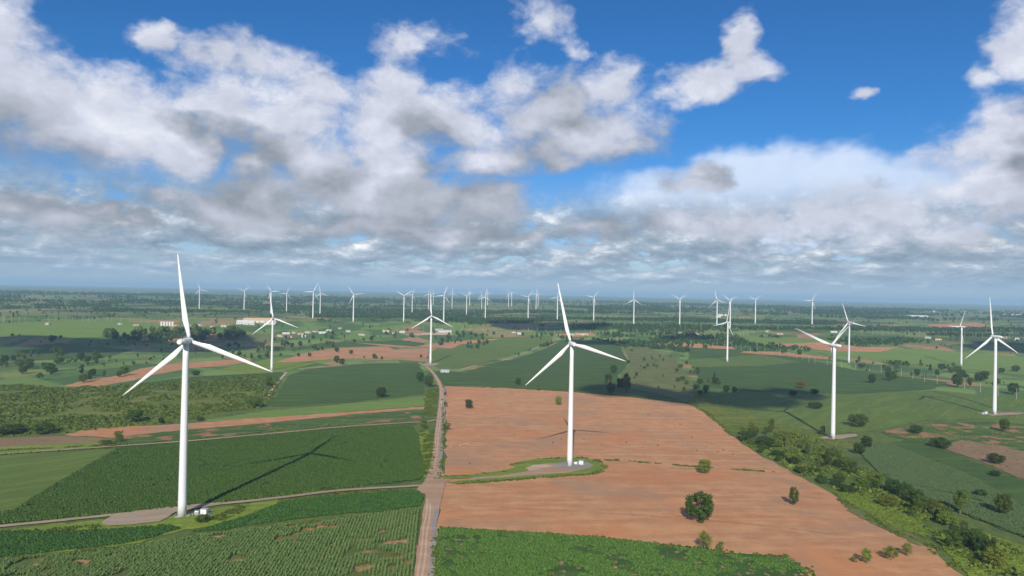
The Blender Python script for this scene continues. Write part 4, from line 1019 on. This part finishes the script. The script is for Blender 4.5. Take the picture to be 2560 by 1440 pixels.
LINE = [(1776,860),(1793,864),(1811,868),(1828,871),(1840,874),(1853,876),(1863,878),(1876,881),(1893,883),(1911,885),(1931,888),(1951,891),(1973,895),(1992,898),(2007,901),(2022,906),(2037,909),(2068,914),(2104,919),(2139,923),(2174,928),(2203,932),(2231,937),(2253,941),(2282,948),(2311,955),(2343,959),(2375,964),(2411,972),(2451,981),(2495,989),(2541,998)]
LW = PP(LINE)
for i, xy in enumerate(LW):
    t = LW[min(i + 1, len(LW) - 1)] - LW[max(i - 1, 0)]
    pole(xy, math.atan2(t[1], t[0]) + math.pi / 2, 'concrete power pole in the line crossing the right crop fields', 'power poles across the right fields', 0.95)
rows = [([(0,806),(120,803),(260,806),(420,812)], 22, 'thin power pole near the white tanks', 'power poles near the tanks'),
        ([(960,832),(1150,828),(1330,832),(1480,836)], 24, 'thin power pole behind the warehouse', 'power poles behind the warehouse'),
        ([(1500,838),(1620,836),(1760,840),(1900,838)], 30, 'thin power pole in the orchard rows left of the orange plots', 'power poles in the left orchard rows'),
        ([(1660,826),(1800,822),(1960,824),(2060,820)], 22, 'thin power pole along the far farm lane', 'power poles along the far lane'),
        ([(2090,838),(2250,838),(2400,842),(2560,850)], 34, 'thin power pole in the dense rows behind the right turbines', 'power poles in the dense rows'),
        ([(2160,822),(2330,824),(2480,832),(2560,838)], 20, 'thin power pole in the second row behind the right turbines', 'power poles in the second row')]
for px_, n, lb, gr in rows:
    w = smooth(PP(px_), 12); t = np.linspace(0, len(w) - 1, n)
    for k, tt in enumerate(t):
        i = min(int(tt), len(w) - 2); xy = w[i] + (w[i + 1] - w[i]) * (tt - i) + rng.normal(0, 6, 2)
        pole(xy, 0.4, lb, gr, rng.uniform(0.8, 1.15), False)

# ================================================================== buildings
MAT['wall'] = plain_mat('pale_rendered_wall', (0.62, 0.60, 0.56), 0.85, grime=0.3)
MAT['wwall'] = plain_mat('white_metal_wall', (0.62, 0.61, 0.58), 0.6, grime=0.15)
MAT['roof_w'] = plain_mat('white_metal_roof', (0.66, 0.66, 0.65), 0.5, grime=0.2)
MAT['roof_r'] = plain_mat('rusty_red_roof', (0.32, 0.13, 0.08), 0.8, grime=0.3)
MAT['roof_o'] = plain_mat('tan_orange_roof', (0.58, 0.38, 0.22), 0.8, grime=0.25)
MAT['roof_g'] = plain_mat('grey_sheet_roof', (0.36, 0.38, 0.40), 0.6, grime=0.25)
MAT['roof_b'] = plain_mat('blue_grey_sheet_roof', (0.36, 0.42, 0.52), 0.45, grime=0.15)
MAT['win'] = plain_mat('dark_window', (0.05, 0.06, 0.07), 0.25, grime=0.0)
def gable(bm, L, w, h0, rise, over=0.4, th=0.18):
    for s in (-1, 1):
        a = [(-L / 2 - over, s * (w / 2 + over), h0 - rise * over / (w / 2)), (L / 2 + over, s * (w / 2 + over), h0 - rise * over / (w / 2)), (L / 2 + over, 0, h0 + rise), (-L / 2 - over, 0, h0 + rise)]
        lo = [bm.verts.new(p) for p in a]; up = [bm.verts.new((p[0], p[1], p[2] + th)) for p in a]
        bm.faces.new(lo); bm.faces.new(up)
        for k in range(4): bm.faces.new((lo[k], lo[(k + 1) % 4], up[(k + 1) % 4], up[k]))
def walls(bm, L, w, h, rise):
    p = [(-L / 2, -w / 2), (L / 2, -w / 2), (L / 2, w / 2), (-L / 2, w / 2)]
    lo = [bm.verts.new((x, y, -0.4)) for x, y in p]; up = [bm.verts.new((x, y, h)) for x, y in p]
    r0, r1 = bm.verts.new((-L / 2, 0, h + rise)), bm.verts.new((L / 2, 0, h + rise))
    bm.faces.new((lo[0], lo[1], up[1], up[0])); bm.faces.new((lo[2], lo[3], up[3], up[2]))
    bm.faces.new((lo[1], lo[2], up[2], r1, up[1])); bm.faces.new((lo[3], lo[0], up[0], r0, up[3]))
def house(xy, L, w, h, rise, rz, roofm, wallm, name, label, cat, group=None, nwin=3):
    root = empty(name, (xy[0], xy[1], float(hgt(*xy))), rz); tag(root, label, cat, group)
    bm = bmesh.new(); walls(bm, L, w, h, rise); link('wall', bm_mesh('wall', bm, MAT[wallm]), root)
    bm = bmesh.new(); gable(bm, L, w, h + 0.05, rise); link('roof', bm_mesh('roof', bm, MAT[roofm]), root)
    for k in range(nwin):
        bm = bmesh.new(); x = -L / 2 + L * (k + 0.5) / nwin; dr = k == nwin // 2
        box(bm, (x, -w / 2 - 0.03, h * (0.36 if dr else 0.55)), (min(2.2, L / nwin * 0.5), 0.12, h * (0.72 if dr else 0.35)))
        link('door' if dr else 'window', bm_mesh('opening', bm, MAT['win']), root)
    return root
house(P(1113,931), 16, 9, 3.0, 2.2, R(-4), 'roof_b', 'wall', 'farm_shed', 'small blue grey roofed farm shed in the broad crop field', 'shed')
for px_, py_, L, w, h, rs, rm, lb in [(606,810,34,24,8,5,'roof_w','white gabled warehouse hall at the factory, its left end'),(624,811,34,24,8,5,'roof_w','white gabled warehouse hall in the middle of the factory'),(650,806,105,30,7,8,'roof_o','long tan roofed factory hall behind the white halls'),
        (676,811,40,20,6,3,'roof_g','grey roofed factory shed right of the tan hall'),(634,803,46,20,7,4,'roof_w','white roofed hall behind the tan factory hall')]:
    house(P(px_, py_), L, w, h, rs, R(12), rm, 'wwall', 'factory_hall', lb, 'factory', 'factory halls', 5)
house(P(1112,830), 44, 20, 5, 3, R(8), 'roof_g', 'wall', 'warehouse', 'pale warehouse beside the pale yard behind the road end', 'warehouse', None, 6)
house(P(1098,826), 26, 14, 4, 2.5, R(8), 'roof_g', 'wall', 'warehouse', 'low grey roofed store left of the pale warehouse', 'warehouse', None, 4)
for px_, py_, L, w, lb in [(2292,792,130,50,'large white factory far beyond the right pole rows'),(2322,779,150,40,'low white factory farther behind the large white one'),(2530,789,180,30,'long white sheds near the far right horizon'),(1805,790,50,24,'white roofed hall behind the turbine pair'),(1795,794,24,18,'small white hall beside the larger one behind the turbine pair')]:
    house(P(px_, py_), L, w, 6, 5, R(5), 'roof_w', 'wall', 'far_factory', lb, 'factory', None, 4)
def tank(xy, label):
    root = empty('storage_tank', (xy[0], xy[1], float(hgt(*xy)))); tag(root, label, 'tank', 'white storage tanks')
    bm = bmesh.new(); lathe(bm, [(3.6, -0.5), (3.6, 13)], 20); link('shell', bm_mesh('shell', bm, MAT['wwall'], False), root)
    bm = bmesh.new(); lathe(bm, [(3.7, 13.02), (2.2, 13.9), (0.3, 14.4)], 20); link('roof', bm_mesh('roof', bm, MAT['roof_w']), root)
for px_ in (404, 411, 418, 425, 432): tank(P(px_, 815), 'white upright storage tank in the row beside the farm village')
vill = [(440,816),(470,818),(500,815),(530,818),(560,817),(575,814),(715,836),(735,834),(752,836),(770,833),(788,830),(806,834),(823,828),(850,822),(700,842),(725,844),(760,843),(870,830),(905,838),(965,830),(985,834),(1005,832),
        (1430,838),(1445,836),(1462,838),(1285,832),(1300,836),(1700,834),(1740,836),(1920,830),(1950,836),(2085,832),(2320,846),(2345,850),(2512,846),(2490,842),(2540,850),(300,812),(340,814),(120,812)]
for i, (px_, py_) in enumerate(vill):
    house(P(px_, py_), rng.uniform(10, 22), rng.uniform(7, 11), 3.6, 2.4, rng.uniform(-0.6, 0.6), ('roof_r', 'roof_w', 'roof_g', 'roof_r', 'roof_o')[i % 5], 'wall', 'village_house',
          ('small red roofed village house among trees', 'small white roofed village house among trees', 'small grey roofed village house among trees', 'small red roofed village house among trees', 'small tan roofed village house among trees')[i % 5], 'house', 'village houses')

# ================================================================== transformer yards
MAT['kiosk'] = plain_mat('pale_blue_grey_steel', (0.62, 0.68, 0.76), 0.45, grime=0.12)
MAT['kiosk_w'] = plain_mat('white_steel_cabinet', (0.74, 0.75, 0.76), 0.45, grime=0.15)
def kiosk(xy, rz, s, where):
    z = float(hgt(*xy)) + 0.10
    root = empty('transformer_kiosk', (xy[0], xy[1], z), rz); tag(root, 'pale steel transformer kiosk ' + where, 'kiosk')
    bm = bmesh.new(); box(bm, (0, 0, 0.2), (4.4, 3.4, 0.8)); link('plinth', bm_mesh('plinth', bm, MAT['concrete']), root)
    bm = bmesh.new(); box(bm, (0, 0, 2.1), (3.6, 2.6, 3.0)); link('cabinet', bm_mesh('cabinet', bm, MAT[s]), root)
    bm = bmesh.new(); box(bm, (0, 0, 3.72), (4.0, 3.0, 0.24), 0, 0.9); link('roof', bm_mesh('roof', bm, MAT['roof_g']), root)
    for x in (-0.85, 0.85):
        bm = bmesh.new(); box(bm, (x, -1.33, 1.9), (1.5, 0.06, 2.4)); d = link('door', bm_mesh('door', bm, MAT[s]), root)
        bm = bmesh.new(); box(bm, (x - 0.5 * (1 if x > 0 else -1), -1.40, 1.9), (0.08, 0.1, 0.4)); link('handle', bm_mesh('handle', bm, MAT['dark']), d)
    c, sn = math.cos(rz), math.sin(rz); q = (xy[0] - 4.4 * c + 0.2 * sn, xy[1] - 4.4 * sn - 0.2 * c)
    r2 = empty('transformer', (q[0], q[1], z), rz); tag(r2, 'squat pale transformer beside the kiosk ' + where, 'transformer')
    bm = bmesh.new(); box(bm, (0, 0, 1.2), (2.4, 1.5, 2.2)); link('tank', bm_mesh('tank', bm, MAT['kiosk_w']), r2)
    for k in range(6):
        bm = bmesh.new(); box(bm, (-1.0 + 0.4 * k, -0.98, 1.1), (0.10, 0.42, 1.6)); link('fin', bm_mesh('fin', bm, MAT['kiosk_w']), r2)
    for x in (-0.7, 0, 0.7):
        bm = bmesh.new(); lathe(bm, [(0.14, 2.32), (0.18, 2.6), (0.08, 3.0)], 8, 'z', (x, 0, 0)); link('bushing', bm_mesh('bushing', bm, MAT['dark']), r2)
    r3 = empty('yard_fence', (xy[0], xy[1], z), rz); tag(r3, 'low steel fence round the transformer yard ' + where, 'fence')
    pm = bpy.data.meshes.get('fence_post')
    if pm is None:
        bm = bmesh.new(); box(bm, (0, 0, 0.9), (0.12, 0.12, 2.1)); pm = bm_mesh('fence_post', bm, MAT['concrete'])
    cor = [(-7.6, -3.4), (3.6, -3.4), (3.6, 3.2), (-7.6, 3.2)]
    for (x0, y0), (x1, y1) in zip(cor, cor[1:] + cor[:1]):
        n = max(2, int(math.hypot(x1 - x0, y1 - y0) / 2.2))
        for k in range(n):
            o = link('fence_post', pm, r3); o.location = (x0 + (x1 - x0) * k / n, y0 + (y1 - y0) * k / n, 0)
        for hz in (0.7, 1.25, 1.8):
            bm = bmesh.new(); L = math.hypot(x1 - x0, y1 - y0); box(bm, ((x0 + x1) / 2, (y0 + y1) / 2, hz), (L - 0.14, 0.06, 0.06), math.atan2(y1 - y0, x1 - x0)); link('rail', bm_mesh('rail', bm, MAT['metal']), r3)
kiosk(P(511, 1288), R(-6), 'kiosk_w', 'beside the left turbine')
kiosk(P(1453, 1163), R(-14), 'kiosk', 'beside the middle turbine')
kiosk(P(2464, 1036), R(10), 'kiosk', 'beside the rightmost turbine')

# ================================================================== pickup on the road
MAT['carpaint'] = plain_mat('white_car_paint', (0.82, 0.82, 0.82), 0.25, grime=0.08)
MAT['tyre'] = plain_mat('black_tyre', (0.02, 0.02, 0.02), 0.9, grime=0.2)
def pickup(xy, rz):
    root = empty('pickup', (xy[0], xy[1], float(hgt(*xy)) + 0.62), rz); tag(root, 'white pickup driving on the dirt road', 'car')
    bm = bmesh.new(); box(bm, (0, 0, 0.75), (1.82, 5.1, 0.62), 0, 0.96); box(bm, (0, 1.75, 1.12), (1.7, 1.5, 0.18), 0, 0.94)
    link('body', bm_mesh('body', bm, MAT['carpaint']), root)
    bm = bmesh.new(); box(bm, (0, 0.25, 1.66), (1.6, 2.0, 0.12), 0, 0.94); link('cab_roof', bm_mesh('cab_roof', bm, MAT['carpaint']), root)
    bm = bmesh.new(); box(bm, (0, 0.25, 1.33), (1.74, 2.3, 0.54), 0, 0.9); link('cab_glass', bm_mesh('cab_glass', bm, MAT['win']), root)
    for s in (-1, 1):
        bm = bmesh.new(); box(bm, (s * 0.84, -1.72, 1.19), (0.09, 1.62, 0.28)); link('bed_side', bm_mesh('bed_side', bm, MAT['carpaint']), root)
        bm = bmesh.new(); box(bm, (s * 0.7, -2.57, 0.9), (0.22, 0.06, 0.3)); link('tail_light', bm_mesh('tail_light', bm, MAT['roof_r']), root)
        for y in (-1.6, 1.6):
            bm = bmesh.new(); prof = [(0.24, -0.13), (0.38, -0.12), (0.38, 0.12), (0.24, 0.13)]
            lathe(bm, [(r_, h_) for r_, h_ in prof], 16, 'y'); me = bm_mesh('wheel', bm, MAT['tyre']); o = link('wheel', me, root); o.location = (s * 0.80, y, 0.38); o.rotation_euler = (0, 0, math.pi / 2)
    bm = bmesh.new(); box(bm, (0, -2.52, 1.12), (1.6, 0.08, 0.34)); link('tailgate', bm_mesh('tailgate', bm, MAT['carpaint']), root)
i0 = int(np.argmin(np.hypot(*(RCW - P(1104, 1012)).T))); tv = RCW[min(i0 + 1, nR - 1)] - RCW[i0 - 1]
pickup(RCW[i0] + np.array((0.8, 0)), math.atan2(tv[1], tv[0]) - math.pi / 2)

# pale rocks on the red field
MAT['rock'] = plain_mat('pale_rock', (0.55, 0.45, 0.36), 0.9, grime=0.3)
def rock_mesh(seed):
    bm = bmesh.new(); bmesh.ops.create_icosphere(bm, subdivisions=2, radius=0.5); r = np.random.default_rng(seed)
    for v in bm.verts: v.co *= 1 + r.normal() * 0.10; v.co.z *= 0.6
    return bm_mesh('rock', bm, MAT['rock'])
RM = [rock_mesh(k) for k in range(3)]
for k, (px_, py_) in enumerate([(1154,1112),(1160,1110),(1166,1109),(1172,1111),(1127,1117),(1150,1115),(1213,1055),(1070,1131)]):
    xy = P(px_, py_); o = link('rock', RM[k % 3]); o.location = (xy[0], xy[1], float(hgt(*xy)) + 0.35); s = rng.uniform(1.0, 1.8); o.scale = (s, s, s)
    tag(o, 'pale rock lying on the soil near the dirt road', 'rock', 'rocks by the dirt road')

# low dark shrub stubs left standing on the red field
SB = []
for k in range(3):
    V_, F_ = bush_tpl(34, 0.5); me = quad_mesh('shrub_leaves', V_, F_); me.materials.append(MAT['scrub']); SB.append(me)
for px_, py_ in [(1193,1081),(1235,1074),(1273,1076),(1285,1087),(1320,1078),(1382,1108),(1403,1099),(1460,1100),(1505,1113),(1565,1107),(1600,1050),(1620,1038),(1640,1030),(1655,1052),(1668,1042),(1700,1030),(1706,1118),(1730,1095),(1742,1128),(1752,1060),(1765,1118),(1795,1131),(1808,1126),(1832,1137),(1612,1012),(1600,1022),(1575,1057),(1645,1115),(1606,1121),(1248,1058),(1174,1160),(1220,1163),(1480,1046),(1700,1062)]:
    xy = P(px_, py_); o = link('low_shrub', SB[rng.integers(0, 3)]); o.location = (xy[0], xy[1], float(hgt(*xy)) + 0.3); q = rng.uniform(0.9, 1.6); o.scale = (q, q, q * 0.8); o.rotation_euler = (0, 0, rng.uniform(0, 6))
    tag(o, 'low dark shrub stub dotting the bare red tilled field', 'shrub', 'shrub stubs on the red field')

# ================================================================== clouds above and behind the camera, whose shadows cross the plain
MAT['cloud'] = plain_mat('white_cloud', (0.9, 0.9, 0.92), 1.0, grime=0.0, spec=0.0)
def cloud(px, alt, thick, seed, label):
    """a cumulus whose shadow falls on the given stretch of land: found along the sun's direction from the ground outline"""
    r = np.random.default_rng(seed); poly = PP(px); zz = float(hgt(*poly.mean(0))); k = (alt - zz) / math.tan(SUN_EL)
    sh = np.array((math.sin(SUN_AZ), math.cos(SUN_AZ))) * k; poly = poly - sh
    ext = np.ptp(poly, axis=0); rad = max(14.0, min(ext) * 0.16); n = int(min(90, max(14, (ext[0] * ext[1]) / (rad * rad) * 0.7)))
    bm = bmesh.new()
    pts = rand_in(poly, n)
    for p_ in pts:
        q = rad * r.uniform(0.6, 1.25); g = bmesh.ops.create_icosphere(bm, subdivisions=2, radius=1.0)
        for v in g['verts']:
            f = q * (1 + r.normal() * 0.07); v.co = Vector((p_[0] + v.co.x * f, p_[1] + v.co.y * f, alt + max(v.co.z, -0.3) * f * thick))
    me = bm_mesh('cloud', bm, MAT['cloud'], True)
    tag(link('cloud', me), label, 'cloud', kind='stuff')
SH = [([(-300,846),(0,842),(200,838),(560,846),(600,862),(540,880),(300,872),(220,886),(0,868),(-300,876)],'cloud shading the dark wood on the left'),
      ([(1450,972),(1560,962),(1650,978),(1740,995),(1740,1014),(1650,1000),(1560,990)],'cloud shading the far corner of the red field'),
      ([(1700,980),(1850,975),(2020,980),(2050,990),(1980,1006),(1880,1018),(1790,1014)],'cloud shading the smooth crop field'),
      ([(1250,808),(1500,808),(1510,822),(1400,826),(1250,820)],'cloud shading the plain before the far turbines'),
      ([(1640,838),(1770,838),(1780,850),(1660,852)],'cloud shading the wood behind the pole line'),
      ([(2440,858),(2700,862),(2700,884),(2450,876)],'cloud shading the wood behind the right turbines'),
      ([(1420,848),(1500,850),(1560,862),(1480,862),(1430,856)],'small cloud shading the end of the footpath')]
for k, (px, lb) in enumerate(SH): cloud(px, 1100.0, 0.7, 50 + k, lb)

# ================================================================== haze
def haze():
    S = 33500.0; bm = bmesh.new(); box(bm, (0, 0, (-40 + 195) / 2), (2 * S, 2 * S, 235)); me = bm_mesh('haze', bm)
    m = bpy.data.materials.new('pale_blue_haze'); m.use_nodes = True; t = m.node_tree; t.nodes.clear()
    v = t.nodes.new('ShaderNodeVolumePrincipled'); v.inputs['Color'].default_value = (0.46, 0.70, 1.0, 1); v.inputs['Density'].default_value = HAZE
    v.inputs['Anisotropy'].default_value = 0.0
    o = t.nodes.new('ShaderNodeOutputMaterial'); t.links.new(v.outputs[0], o.inputs['Volume'])
    me.materials.append(m)
    tag(link('haze', me), 'thin blue haze lying over the plain', 'haze', kind='stuff')
HAZE = 0.5 / 7500.0
haze()
